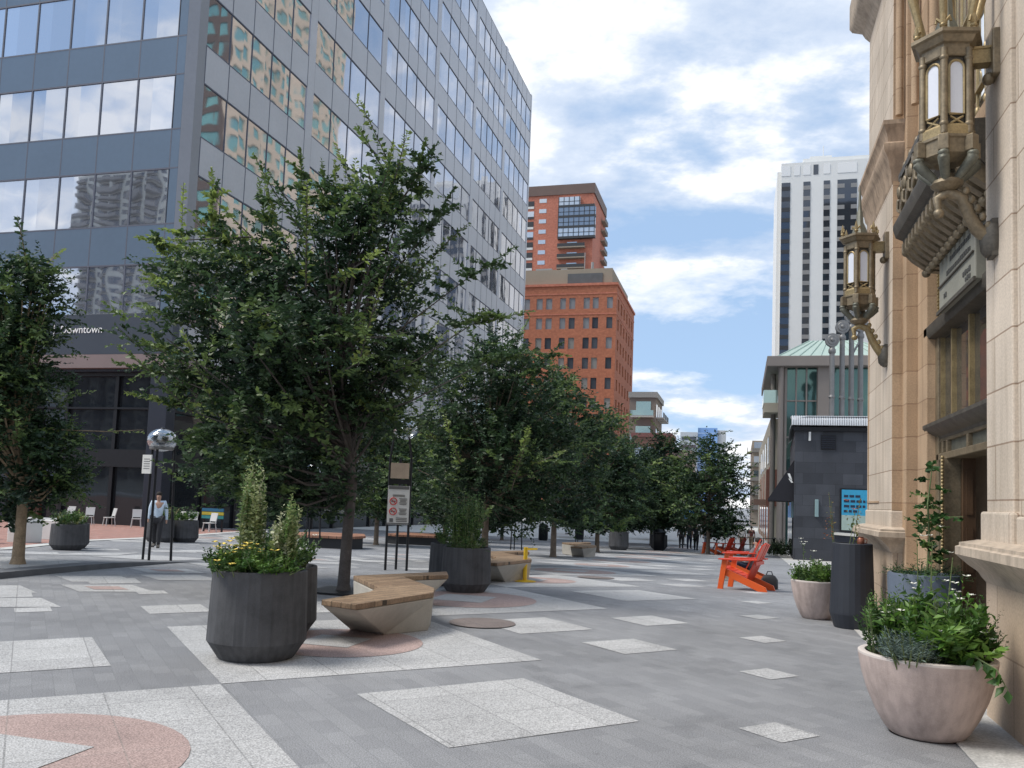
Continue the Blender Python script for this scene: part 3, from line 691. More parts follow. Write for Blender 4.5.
# salmon brick tower with glazed balconies, behind
TX, TY, TT = -43.2, 240., 95.
b = thing('brick_apartment_tower', 'tall salmon brick apartment tower with glazed corner balconies and a dark brown parapet', 'building', (TX, TY, 0))
m = MB(); m.box(-75, TX, TY, TY + 22, -5, TT - 3.0); m.build('wall', BRICK2, b)
MB().box(-75.3, TX + .35, TY - .35, TY + 22.3, TT - 3.0, TT).build('parapet', mat('brown_metal', (.13, .085, .07), .6, var=.1, scale=.4), b)
fh = 3.14
for i in range(24):
    z = 91.0 - fh * i - 1.1
    if z < 45: break
    MB().box(-59.6, -57.4, TY - .06, TY, z, z + 1.2).build('window', PALEWIN, b)
WHF = mat('white_frame', (.62, .62, .6), .6, bump=0); DKF = mat('dark_frame', (.03, .032, .036), .5, bump=0)
for i in range(12):
    z = 88.4 - fh * i
    if z < 55: break
    if i < 4:                                     # glazed box balconies
        w_ = MB().box(-53.4, TX + .8 if i else -47, TY - 1.2, TY - .05, z, z + fh - .7).build('glazed_balcony', PALEWIN if i in (0, 3) else GLWIN, b)
        fr = MB()
        for q in range(8):
            x = -53.4 + 1.55 * q
            if x < (TX + .8 if i else -47): fr.box(x - .1, x + .1, TY - 1.28, TY - 1.2, z, z + fh - .7)
        fr.box(-53.5, TX + .9 if i else -47, TY - 1.28, TY - 1.2, z + 1.0, z + 1.15); fr.box(-53.5, TX + .9 if i else TX + .5, TY - 1.3, TY, z - .7, z)
        fr.build('balcony_frame', DKF, w_)
    else:
        w_ = MB().box(-53.4, -45.2, TY - 1.6, TY, z - .35, z).build('balcony', BEIGE, b)
        fr = MB().box(-53.4, -45.2, TY - 1.62, TY - 1.55, z, z + .95); fr.build('railing', DKF, w_)
        MB().box(-50.8, -47.8, TY - .06, TY, z + .2, z + 1.7).build('window', PALEWIN, b)
    w_ = MB().box(-66, -61.2, TY - .08, TY, z - .2, z + fh - 1.0).build('loggia', DKF if i not in (1, 3) else PALEWIN, b)
    MB().box(-66, -61.2, TY - .16, TY - .08, z - .2, z + .5).build('railing', DKF if i in (1, 3) else WHF, w_)
    w_ = MB().box(TX, TX + 1.3, TY + 14, TY + 20, z - .3, z).build('balcony', BEIGE, b); MB().box(TX + 1.25, TX + 1.32, TY + 14, TY + 20, z, z + 1).build('railing', DKF, w_)

# grey balcony flats, brown block, far offices
b = thing('balcony_flats', 'small grey and brown flats with glazed corner balconies beyond the brick office block', 'building', (-14.8, 150, 0))
MB().box(-19.4, -14.8, 150, 163, -4, 21).build('wall', mat('taupe_render', (.21, .17, .15), .8, var=.1, scale=.3), b)
MB().box(-19.6, -14.5, 149.7, 163.2, 20.2, 21.2).build('roof', mat('grey_metal_roof', (.28, .27, .26), .6), b)
for z in (17.2, 12.8, 8.4):
    w_ = MB().box(-18.2, -15.6, 149.9, 150, z - .3, z + 2.3).build('window', glassmat('teal_glass', (.3, .42, .42), .05, .6), b)
    w_ = MB().box(-19, -15.0, 148.6, 149.9, z - .6, z - .3).build('balcony', mat('pale_slab', (.45, .44, .42), .8), b)
    MB().box(-19, -15.0, 148.58, 148.65, z - .3, z + .6).build('railing', glassmat('teal_glass', (0, 0, 0)), w_)
    for y in (151, 155, 159):
        w_ = MB().box(-14.8, -13.4, y, y + 2.6, z - .6, z - .4).build('balcony', mat('pale_slab', (0, 0, 0)), b); MB().box(-13.5, -13.42, y, y + 2.6, z - .4, z + .5).build('railing', DKF, w_)
        MB().box(-14.8, -14.75, y + .2, y + 2.4, z - .3, z + 2).build('window', GLWIN, b)
b = thing('brown_brick_block', 'low brown brick block with dark windows beside the small flats, above the far trees', 'building', (-12, 140, 0))
MB().box(-17.6, -11.2, 140, 149, -4, 12.4).build('wall', brickmat('brown_brick', (.22, .11, .085), (.27, .14, .105), (.24, .15, .12), .6, .25, .015, var=.1, nscale=.2, fine=2, speck=.08), b)
MB().box(-17.7, -11.0, 139.8, 149.2, 12.4, 13.1).build('cornice', mat('dull_red', (.24, .10, .09), .7), b)
for x in (-16.4, -14.7, -12.8):
    for z in (8.6, 5.0, 1.4): MB().box(x - .7, x + .7, 139.93, 140, z, z + 2.2).build('window', GLWIN, b)
MB().box(-11.2, -7.6, 141, 149, -4, 10.4).build('annexe', mat('pinkish_stone', (.33, .25, .22), .8), b)
b = thing('blue_glass_tower', 'distant blue glass office building showing over the trees at the end of the street', 'building', (-15, 400, 0))
MB().box(-19.6, -10.8, 400, 415, -5, 37.2).build('wall', glassmat('blue_curtain_glass', (.25, .42, .72), .08, .6), b)
fr = MB()
for i in range(8): fr.box(-19.65, -10.75, 399.95, 400, 34.5 - 3.4 * i, 34.9 - 3.4 * i)
fr.build('floor_band', mat('pale_blue_band', (.35, .5, .72), .5), b)
MB().box(-10.8, -7.2, 401, 415, -5, 36.2).build('side_wall', mat('pale_render', (.5, .52, .53), .8), b)
b = thing('far_white_block', 'distant low white building left of the blue glass office building', 'building', (-23, 420, 0))
MB().box(-29, -20.8, 420, 430, -5, 36.8).build('wall', mat('pale_render', (0, 0, 0)), b)
fr = MB()
for i in range(3): fr.box(-28.4, -21.4, 419.9, 420, 33 - 4 * i, 34.6 - 4 * i)
fr.build('window_band', GLWIN, b)

# ------------------------------------------------------------------ white tower on the right
WHT = mat('white_panel', (.70, .70, .68), .6, var=.03, scale=.15, fine=1.2, bump=.02)
b = thing('white_high_rise', 'tall white high rise with dark vertical strips of windows behind the stone building', 'building', (10, 250, 0))
m = MB(); m.box(9.9, 60, 250, 280, -5, 101.2); m.box(8.9, 10.2, 252, 280, -5, 99.5); m.build('wall', WHT, b)
MB().box(18, 24, 254, 262, 103.0, 104.4).tube([(22, 258, 104), (22, 258, 109)], .12, 6).box(16, 60, 252, 278, 101.2, 103.0).build('roof_plant', WHT, b)
strips = [(10.0, 12.4), (16.0, 17.9), (21.5, 23.2), (25.2, 30.4), (36, 38), (42, 47)]
BLG = glassmat('dark_blue_glass', (.075, .09, .115), .05, .7, .03); GRB = mat('grey_spandrel', (.24, .235, .23), .6, bump=0)
for a, c in strips:
    w_ = MB().box(a, c, 249.88, 250, -4, 95.4).build('window_strip', BLG, b)
    fr = MB()
    for i in range(32): fr.box(a, c if c - a < 3 else a + 1.9, 249.82, 249.88, 94.2 - 3.1 * i - 1.2, 94.2 - 3.1 * i)
    if c - a > 3:
        for i in range(32): fr.box(c - 1.6, c, 249.82, 249.88, 94.2 - 3.1 * i - 1.2, 94.2 - 3.1 * i)
    each(fr, 'spandrel', GRB if a > 11 else DKF, w_)
for a, c in ((9.95, 12.4), (13.4, 15.0), (15.9, 17.9), (18.7, 20.0), (21.4, 23.2), (25.2, 30.4), (33, 36)):
    MB().box(a, c, 249.9, 250, 97.4, 100.3).build('top_window', PALEWIN if int(a) % 2 else BLG, b)
sd_ = MB()
for i in range(31): sd_.box(9.84, 9.9, 254, 276, 93 - 3.1 * i, 94.6 - 3.1 * i)
sd_.build('side_window_band', BLG, b)

# ------------------------------------------------------------------ tan tower that only shows as a reflection in the glass front
TAN = mat('tan_stone', (.62, .50, .37), .8, var=.06, scale=.2, fine=2); TEAL = glassmat('teal_window', (.20, .45, .42), .08, .5)
b = thing('tan_tower', 'tan stone tower with teal windows, seen mirrored in the glass office building', 'building', (24, 124, 0))
m = MB(); hs = []
for i in range(34):
    for q in range(11): hs.append((1.2 + 4.05 * q, 3.7 + 4.05 * q, 3 + 3.35 * i, 5.1 + 3.35 * i))
wall_holes(m, (24, 124, -3), (0, 1, 0), (0, 0, 1), (-1, 0, 0), 45, 120, hs, .3)
hf = []
for i in range(34):
    for q in range(7): hf.append((1.5 + 5 * q, 4.2 + 5 * q, 3 + 3.35 * i, 5.1 + 3.35 * i))
m3 = MB(); wall_holes(m3, (24, 124, -3), (1, 0, 0), (0, 0, 1), (0, -1, 0), 37, 120, hf, .3); m3.build('shade_toned_side_wall', mat('shade_toned_stone', (.15, .10, .075), .8, var=.08, scale=.2, fine=2), b, recalc=False)  # near face coloured dark brown to stand in for its shade
m.quad((24, 124, 117), (61, 124, 117), (61, 169, 117), (24, 169, 117))
m.build('wall', TAN, b, recalc=False)
o = MB()
for h in hs: o.box(24.2, 24.3, 124 + h[0], 124 + h[1], h[2] - 3, h[3] - 3)
for h in hf: o.box(24 + h[0], 24 + h[1], 124.2, 124.3, h[2] - 3, h[3] - 3)
tag(o.build('window', TEAL, b), kind='stuff')
# balcony block behind the photographer, mirrored in the lower front windows
b = thing('balcony_tower', 'pale concrete tower with stacked balconies, mirrored in the front windows of the glass building', 'building', (-200, -150, 0))
MB().box(-220, -184, -175, -150, -2, 108).build('wall', mat('pale_tower', (.55, .54, .48), .8, var=.05, scale=.1), b)
MB().box(-184, -176, -172, -152, -2, 92).build('wing', mat('pale_tower', (0, 0, 0)), b)
o, o2 = MB(), MB()
for i in range(33):
    z = 3 + 3.15 * i
    for x in (-219, -209.5, -200, -191): o.box(x, x + 5.5, -150, -147.6, z, z + .3); o.box(x, x + 5.5, -147.8, -147.6, z + .3, z + 1.2); o2.box(x + .2, x + 5.3, -150.02, -149.9, z + .3, z + 2.7); o2.box(x + 6.4, x + 8.2, -150.02, -149.9, z + .9, z + 2.5)
tag(o.build('balcony', mat('grey_balcony', (.22, .21, .2), .8), b), kind='stuff'); tag(o2.build('window', BLG, b), kind='stuff')
# ------------------------------------------------------------------ carved stone building on the right
STONE = brickmat('tan_ashlar', (.51, .43, .345), (.58, .495, .405), (.30, .22, .16), .95, .43, .007, axis='wall', var=.13, nscale=1.3, fine=55, speck=.07, bump=.35, rough=.85, streak=.16)
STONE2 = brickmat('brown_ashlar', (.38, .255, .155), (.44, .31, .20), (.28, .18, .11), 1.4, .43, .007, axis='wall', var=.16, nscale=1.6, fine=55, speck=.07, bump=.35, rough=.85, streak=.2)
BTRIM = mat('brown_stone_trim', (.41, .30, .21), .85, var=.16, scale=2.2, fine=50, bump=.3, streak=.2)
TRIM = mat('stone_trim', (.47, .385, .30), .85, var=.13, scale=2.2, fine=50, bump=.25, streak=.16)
BRONZE = mat('aged_bronze', (.22, .175, .115), .5, .45, var=.4, scale=7, fine=40, bump=.3)
DKBRONZE = mat('dark_bronze', (.10, .09, .075), .55, .4, var=.4, scale=6, fine=40, bump=.3)
GOLD = mat('worn_gilding', (.33, .25, .13), .45, .5, var=.4, scale=8, fine=60, bump=.35)
VERD = mat('green_grey_bronze', (.15, .15, .12), .55, .35, var=.35, scale=9, fine=50, bump=.35)
OPAL = mat('opal_glass', (.66, .68, .74), .25, var=.04, scale=3, bump=0)
DOORGL = glassmat('door_glass', (.10, .095, .09), .04, .5, .03)
LITEGL = glassmat('upper_window_glass', (.75, .78, .82), .03, .9, .03)
W = 1.93
b = thing('stone_building', 'tan stone building with carved doorway, bronze balcony and stepped pilasters along the right side', 'building', (2.2, 9.5, 0))
# body behind the facade
m = MB(); m.box(2.6, 14, -6, 7.9, -.3, 15); m.box(2.6, 14, 11.3, 14.2, -.3, 15); m.box(2.6, 14, 7.9, 11.3, 2.6, 15); m.box(3.6, 14, 7.9, 11.3, -.3, 2.6); m.build('wall', TRIM, b)
# near pilaster and the wall beside it
m = MB(); m.box(W + .035, 2.6, -6, 6.95, 1.6, 15); m.box(W, 2.6, 6.95, 7.64, 1.62, 15); m.build('pilaster', STONE, b, bevel=.012)
m = MB(); m.box(W - .03, 2.6, 6.9, 7.72, 1.36, 1.63); m.box(W - .0, 2.6, -6, 6.9, 1.36, 1.6); m.build('pilaster_base', STONE, b, bevel=.02)
m = MB(); m.box(W, 2.6, -6, 7.68, -.05, 1.1); m.build('plinth', brickmat('plinth_ashlar', (.44, .335, .24), (.50, .39, .29), (.30, .22, .16), .8, .55, .007, axis='wall', var=.16, nscale=1.6, fine=55, speck=.07, bump=.35, rough=.85), b, bevel=.012)
def ledge(y0, y1, x_wall, prof, end0=True, end1=True):
    """moulded ledge with mitred returns: prof = list of (projection, z)"""
    mb = MB(); rings = []
    for p, z in prof: rings.append([(x_wall + .6, y0 - (p if end0 else 0), z), (x_wall - p, y0 - (p if end0 else 0), z), (x_wall - p, y1 + (p if end1 else 0), z), (x_wall + .6, y1 + (p if end1 else 0), z)])
    return mb.loft(rings)
LP = [(0, 1.06), (.03, 1.1), (.05, 1.14), (.11, 1.19), (.17, 1.25), (.19, 1.27), (.19, 1.335), (.165, 1.345), (.165, 1.37), (.05, 1.40)]
ledge(-6, 7.66, W, LP, False, True).build('ledge', TRIM, b, smooth=30)
# far pilaster
m = MB(); m.box(W, 2.6, 12.15, 14.38, 1.62, 6.1); m.box(W, 2.6, 12.15, 14.38, 6.9, 15); m.build('pilaster', STONE, b, bevel=.012)
MB().box(W - .02, 2.6, 12.12, 14.42, 1.36, 1.62).build('pilaster_base', STONE, b, bevel=.02)
MB().box(W, 2.6, 12.1, 14.42, -.1, 1.1).build('plinth', MATS['plinth_ashlar'], b, bevel=.012)
ledge(12.1, 14.42, W, LP).build('ledge', TRIM, b, smooth=30)
gr = MB(); gr.box(W - .012, W + .01, 14.2, 14.24, 1.62, 6.1); gr.box(W - .012, W + .01, 13.2, 14.22, 1.72, 1.75); gr.build('groove', STONE2, b)
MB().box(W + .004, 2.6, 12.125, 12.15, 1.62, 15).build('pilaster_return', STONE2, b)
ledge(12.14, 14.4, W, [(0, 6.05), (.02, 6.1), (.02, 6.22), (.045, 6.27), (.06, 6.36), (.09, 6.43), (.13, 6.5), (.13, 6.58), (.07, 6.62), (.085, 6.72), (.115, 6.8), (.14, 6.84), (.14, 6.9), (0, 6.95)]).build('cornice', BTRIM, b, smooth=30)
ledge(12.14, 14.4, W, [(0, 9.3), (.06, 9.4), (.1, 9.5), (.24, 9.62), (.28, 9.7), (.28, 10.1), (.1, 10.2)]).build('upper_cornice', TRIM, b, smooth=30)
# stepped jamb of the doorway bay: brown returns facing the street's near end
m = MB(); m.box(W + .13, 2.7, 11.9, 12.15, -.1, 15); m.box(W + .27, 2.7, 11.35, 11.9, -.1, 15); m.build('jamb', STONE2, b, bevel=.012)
sk = MB(); sk.box(W + .1, 2.7, 11.86, 12.15, 0, .5); sk.box(W + .24, 2.7, 11.32, 11.86, 0, .5); sk.build('jamb_base', STONE2, b, bevel=.02)
m = MB(); m.box(2.45, 2.7, 7.82, 8.2, 0, 15); m.build('jamb', STONE2, b)
# door storey in bronze
XB = 2.36
fr = MB()
fr.box(XB - .06, XB + .2, 11.2, 11.36, 0, 3.8); fr.box(XB - .1, XB + .1, 10.78, 10.92, 0, 2.26); fr.box(XB - .1, XB + .1, 8.2, 8.5, 0, 2.4)
fr.box(XB - .06, XB + .2, 8.2, 11.3, 2.24, 2.32); fr.box(XB - .04, XB + .2, 8.2, 11.3, 2.46, 2.5)
for y in (11.05, 10.83, 9.9, 9.0): fr.box(XB - .05, XB + .05, y - .03, y + .03, 2.32, 2.46)
fr.build('door_frame', BRONZE, b, bevel=.008)
MB().box(XB, XB + .1, 8.2, 11.3, 2.3, 2.48).build('frieze', VERD, b)
ledge(8.0, 11.3, XB, [(0, 2.48), (.04, 2.5), (.05, 2.53), (.10, 2.56), (.15, 2.6), (.18, 2.64), (.18, 2.68), (.12, 2.70), (0, 2.72)], False, True).build('door_cornice', DKBRONZE, b, smooth=30)
sl = MB().box(XB, XB + .06, 10.9, 11.22, 0, 2.26).build('sidelight', DOORGL, b)
o = MB()
for z in (.05, .75, 1.5, 2.2): o.box(XB - .02, XB, 10.9, 11.22, z - .025, z + .025)
o.box(XB - .02, XB, 11.04, 11.07, 0, 2.2); o.build('glazing_bar', BRONZE, sl)
for y in (10.74,):                           # rope columns
    o = MB()
    for q in range(56): o.ball((XB - .11, y, .05 + q * .04), .02, .02, .024, 8, 5)
    o.build('rope_column', GOLD, b, smooth=60)
dl = MB().box(XB + .08, XB + .21, 10.62, 10.70, .02, 2.24).build('door', mat('brown_timber', (.085, .048, .026), .45, var=.25, scale=3), b)
o = MB()
for z in (.25, .95, 1.6): o.box(XB + .11, XB + .18, 10.605, 10.62, z, z + .5)
o.build('door_panel', mat('brown_timber', (0, 0, 0)), dl)
MB().box(XB + .85, XB + .95, 8.5, 10.9, 0, 2.3).build('lobby_wall', mat('navy_interior', (.012, .016, .035), .7, bump=0), b)
MB().box(XB, XB + .9, 8.5, 10.75, 0, .03).build('threshold', TRIM, b)
# window storey
wn = MB().box(XB + .02, XB + .08, 8.2, 11.25, 2.72, 3.78).build('window', DOORGL, b)
o = MB()
for y in (11.22, 10.66, 9.88, 9.1): o.box(XB - .03, XB + .02, y - .03, y + .03, 2.72, 3.78)
each(o, 'mullion', GOLD, wn)
ledge(8.0, 11.36, XB, [(0, 3.74), (.14, 3.76), (.16, 3.8), (.16, 3.9), (.08, 3.93), (0, 3.96)], False, True).build('window_ledge', DKBRONZE, b, smooth=30)
# panels over the windows and the pale sign
MB().box(XB - .02, XB + .2, 8.2, 11.3, 3.95, 4.62).build('panel', VERD, b)
o = MB()
for y in (11.24, 10.5, 8.72):
    for q in range(14): o.box(XB - .06, XB - .02, y - .035, y + .035, 3.98 + q * .045, 4.01 + q * .045)
    o.box(XB - .045, XB - .02, y - .055, y + .055, 3.96, 4.6)
o.build('bead_strip', GOLD, b)
sg = MB().box(XB - .22, XB - .02, 8.84, 10.36, 3.86, 4.5).build('sign_panel', mat('greyish_sign_stone', (.255, .25, .21), .6, var=.12, scale=3), b, bevel=.012)
o = MB(); o.box(XB - .245, XB - .222, 8.80, 10.40, 3.84, 3.88); o.box(XB - .245, XB - .222, 8.80, 10.40, 4.47, 4.51); o.box(XB - .24, XB - .222, 8.86, 10.34, 4.135, 4.15); o.build('sign_frame', DKBRONZE, sg)
rng = random.Random(3); o = MB()
for (z, y0, y1, hgt) in ((4.34, 9.0, 9.8, .05), (4.22, 9.0, 10.0, .05), (4.02, 9.0, 9.25, .05), (3.95, 9.0, 9.2, .05), (4.0, 10.0, 10.12, .05)):
    y = y0
    while y < y1:
        w_ = rng.uniform(.03, .06); o.box(XB - .228, XB - .222, y, y + w_, z - hgt / 2, z + hgt / 2 * rng.uniform(.5, 1)); y += w_ + .025
o.build('sign_lettering', mat('dark_letter', (.07, .07, .065), .6, bump=0), sg)
# bronze balcony: bracketed cornice, leaf band and parapet with finials
YB0, YB1 = 8.0, 10.85
ledge(YB0, YB1, 2.3, [(.0, 4.5), (.1, 4.52), (.22, 4.62), (.34, 4.74), (.44, 4.78), (.46, 4.86), (.54, 4.9), (.57, 5.0), (.57, 5.05), (.5, 5.09)], False, False).build('balcony_cornice', DKBRONZE, b, smooth=30)
for q in range(15):
    y = YB1 - .1 - q * .19; o = MB()
    o.loft([[(2.3, y - .055, 4.42), (2.3, y + .055, 4.42), (2.3, y + .055, 4.72), (2.3, y - .055, 4.72)], [(2.1, y - .055, 4.45), (2.1, y + .055, 4.45), (2.1, y + .055, 4.74), (2.1, y - .055, 4.74)], [(1.93, y - .055, 4.58), (1.93, y + .055, 4.58), (1.93, y + .055, 4.78), (1.93, y - .055, 4.78)], [(1.82, y - .05, 4.70), (1.82, y + .05, 4.70), (1.82, y + .05, 4.80), (1.82, y - .05, 4.80)]])
    o.ball((1.86, y, 4.69), .05, .055, .05, 8, 6); o.ball((2.08, y, 4.43), .05, .055, .05, 8, 6)
    o.build('bracket', BRONZE, b, smooth=40)
o = MB(); o.box(1.83, 1.9, YB0, YB1 - .05, 5.09, 5.6); o.box(1.83, 2.35, YB1 - .1, YB1 - .04, 5.09, 5.6); o.build('balcony_front', VERD, b)
o = MB(); o.box(1.79, 1.93, YB0, YB1, 5.6, 5.68); o.box(1.8, 1.92, YB0, YB1, 5.1, 5.16); o.build('balcony_rail', DKBRONZE, b)
for q in range(8):
    y = YB1 - .12 - q * .36; o = MB()
    o.box(1.79, 1.84, y - .045, y + .045, 5.14, 5.62); o.ball((1.78, y, 5.42), .03, .05, .08, 8, 6)
    for s in (-1, 1): o.tube([(1.8, y + s * .06, 5.2), (1.79, y + s * .15, 5.26), (1.79, y + s * .13, 5.38), (1.79, y + s * .06, 5.34)], [.018, .02, .018, .012], 6)
    for s in (-1, 1): o.tube([(1.8, y + s * .06, 5.54), (1.79, y + s * .15, 5.5), (1.79, y + s * .12, 5.42)], [.016, .018, .01], 6)
    o.ball((1.85, y, 5.74), .04, .04, .07, 8, 6)
    o.build('scroll_ornament', BRONZE, b, smooth=50)
# stone arch mouldings and tall window above the balcony
MB().box(2.3, 2.6, 8.2, 11.35, 5.0, 5.75).build('arch_sill', STONE2, b)
ug = MB().box(XB + .1, XB + .16, 8.2, 11.3, 5.75, 12).build('upper_window', LITEGL, b)
o = MB()
for q in range(9):
    y = 8.5 + q * .33; o.tube([(XB + .05, y, 5.75), (XB + .05, y, 12)], .018, 6)
    o.ball((XB + .05, y, 5.95), .035, .035, .06, 8, 6); o.ball((XB + .05, y, 6.5), .03, .03, .08, 8, 6)
for z in (5.8, 6.15, 7.2): o.box(XB + .02, XB + .08, 8.2, 11.3, z, z + .03)
o.build('window_grille', GOLD, ug, smooth=50)
for k, (x, y) in enumerate(((W + .06, 12.05), (W + .2, 11.75), (W + .33, 11.3))):
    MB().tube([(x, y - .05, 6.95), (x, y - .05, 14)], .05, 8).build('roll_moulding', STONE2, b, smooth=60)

# ------------------------------------------------------------------ bronze wall lanterns
def lantern(label, cx, cy, zc, xw, spread):
    """six-sided lantern: crown with spires, arched opal panes, collar, leaf basket, scroll arm to the wall and a square bracket"""
    t = thing('wall_lantern', label, 'lantern', (cx, cy, zc), 'bronze wall lanterns')
    ph = R(12)
    def H(rz): return MB().lathe(rz, (cx, cy, zc), 6, ph)
    H([(.19, .04), (.2, .0), (.215, -.02), (.215, .06), (.2, .08)]).build('lower_frame', GOLD, t)
    H([(.19, .64), (.20, .65), (.20, .735), (.225, .745), (.245, .775), (.255, .79), (.285, .80), (.285, .83), (.2, .845), (.02, .85)]).build('cap', BRONZE, t)
    H([(.165, .08), (.165, .66)]).build('inner_panel', DKBRONZE, t)
    for k in range(6):
        a0 = ph + k * PI / 3; a1 = a0 + PI / 3; am = (a0 + a1) / 2
        pa = Vector((cx + .19 * math.cos(a0), cy + .19 * math.sin(a0), zc)); pb = Vector((cx + .19 * math.cos(a1), cy + .19 * math.sin(a1), zc))
        o = MB(); o.tube([pa + Vector((0, 0, .0)), pa + Vector((0, 0, .7))], .028, 8); o.ball(pa + Vector((0, 0, .08)), .036, .036, .03, 8, 6); o.ball(pa + Vector((0, 0, .62)), .036, .036, .03, 8, 6)
        o.build('corner_post', BRONZE, t, smooth=50)
        U = (pb - pa).normalized(); N = Vector((math.cos(am), math.sin(am), 0)); mid = (pa + pb) / 2 - N * .012
        w_ = .058; pts = [mid + U * -w_ + Vector((0, 0, .16)), mid + U * w_ + Vector((0, 0, .16)), mid + U * w_ + Vector((0, 0, .54))]
        pts += [mid + U * (w_ * math.cos(q)) + Vector((0, 0, .54 + .06 * math.sin(q))) for q in (PI * i / 8 for i in range(1, 8))] + [mid - U * w_ + Vector((0, 0, .54))]
        MB().extr(pts, N * .012).build('pane', OPAL, t)
        fr = MB()
        fr.tube([mid + N * .014 + (p - mid) * Vector((1, 1, 1)) for p in pts] + [pts[0] + N * .014], .011, 5)
        for s in (-1, 1): fr.tube([mid + N * .016 + U * (-.05 * s) + Vector((0, 0, .08)), mid + N * .016 + U * (.05 * s) + Vector((0, 0, .14))], .009, 5)
        fr.build('pane_frame', GOLD, t)
    # collar with six bosses
    H([(.10, -.20), (.17, -.165), (.20, -.15), (.205, -.04), (.22, -.03), (.22, -.01), (.19, .0)]).build('collar', BRONZE, t)
    for k in range(6):
        a = ph + k * PI / 3; d = Vector((math.cos(a), math.sin(a), 0)); c = Vector((cx, cy, zc))
        o = MB(); o.obox(c + d * .215 + Vector((0, 0, -.085)), d * .035, Vector((-d.y, d.x, 0)) * .04, Vector((0, 0, .065)))
        o.build('boss', BRONZE, t, bevel=.008)
        o = MB(); o.tube([c + d * .21 + Vector((0, 0, -.14)), c + d * .225 + Vector((0, 0, -.20)), c + d * .17 + Vector((0, 0, -.255)), c + d * .12 + Vector((0, 0, -.30)), c + d * .085 + Vector((0, 0, -.34))], [.03, .045, .04, .035, .03], 8)
        o.ball(c + d * .225 + Vector((0, 0, -.17)), .045, .045, .03, 8, 6)
        o.build('leaf_scroll', VERD, t, smooth=60)
    MB().lathe([(.05, -.27), (.08, -.32), (.12, -.335), (.125, -.36), (.10, -.385), (.06, -.41)], (cx, cy, zc), 12).build('base_ring', BRONZE, t, smooth=40)
    # crown: finials at the corners, ribs rising to the spire
    for k in range(6):
        a = ph + k * PI / 3; d = Vector((math.cos(a), math.sin(a), 0)); c = Vector((cx, cy, zc)); s = Vector((-d.y, d.x, 0))
        o = MB(); p = c + d * .235 + Vector((0, 0, .84))
        o.tube([p, p + Vector((0, 0, .1)), p + Vector((0, 0, .17))], [.018, .022, .004], 6); o.ball(p + Vector((0, 0, .03)), .03, .03, .02, 8, 5)
        for q in (-1, 1): o.tube([p + Vector((0, 0, .04)), p + s * q * .05 + Vector((0, 0, .09)), p + s * q * .055 + Vector((0, 0, .05))], [.014, .014, .01], 5)
        o.build('finial', GOLD, t, smooth=50)
        if spread: o = MB(); o.tube([c + d * .20 + Vector((0, 0, .83)), c + d * .225 + Vector((0, 0, 1.0)), c + d * .28 + Vector((0, 0, 1.2)), c + d * .30 + Vector((0, 0, 1.36)), c + d * .2 + Vector((0, 0, 1.5))], [.026, .03, .034, .03, .016], 8); o.build('crown_rib', GOLD, t, smooth=50)
    MB().lathe([(.12, .84), (.09, .95), (.05, 1.05), (.04, 1.2), (.03, 1.22), (.022, 1.3), (.015, 1.5), (.002, 1.6)], (cx, cy, zc), 8).build('spire', VERD, t, smooth=40)
    # scroll arm
    o = MB(); dx = xw - cx; FZ = .80 if spread else .84
    pth = [(cx - .06, cy, zc - .58), (cx - .075, cy, zc - .47), (cx, cy, zc - .42)] + [(cx + .11, cy, zc - .47), (cx + .17, cy + .02, zc - .62), (cx + .23, cy + .04, zc - .72), (cx + .30, cy + .05, zc - FZ + .02), (xw - .01, cy + .06, zc - FZ)]
    o.tube(pth, [.022, .034, .046, .048, .05, .054, .058, .066], 10); o.ball((cx - .06, cy, zc - .59), .042, .038, .04, 10, 7)
    for q in range(5):
        p = Vector(pth[3]).lerp(Vector(pth[6]), q / 4.5); o.ball(p + Vector((.02, -.035, .045)), .03, .025, .035, 8, 6)
    o.build('scroll_arm', BRONZE if spread else GOLD, t, smooth=60)
    o = MB(); o.lathe([(.06, -.14), (.09, -.1), (.1, 0), (.09, .1), (.06, .14)], (xw - .02, cy + .06, zc - FZ), 10); o.box(xw - .045, xw + .03, cy - .02, cy + .14, zc - FZ - .15, zc - FZ + .15); o.build('arm_foot', DKBRONZE, t, smooth=40)
    # bracket
    o = MB(); o.box(cx + .15, xw - .02, cy - .045, cy + .045, zc + .63, zc + .74); o.box(cx + .15, xw - .02, cy - .055, cy + .055, zc + .735, zc + .755); o.box(cx + .15, xw - .02, cy - .055, cy + .055, zc + .615, zc + .635); o.build('bracket', GOLD, t)
    o = MB(); o.box(xw - .055, xw + .03, cy - .1, cy + .1, zc + .5, zc + .88); o.ball((xw - .06, cy, zc + .5), .05, .05, .05, 8, 6); o.build('wall_plate', BRONZE, t, bevel=.012)
    return t
lantern('large ornate bronze lantern with white panes on the nearest pilaster', 1.565, 7.3, 4.60, W + .0, True)
lantern('gilded lantern with curled arm on the farther pilaster, in front of the white high rise', 1.56, 12.5, 4.60, W + .0, False)

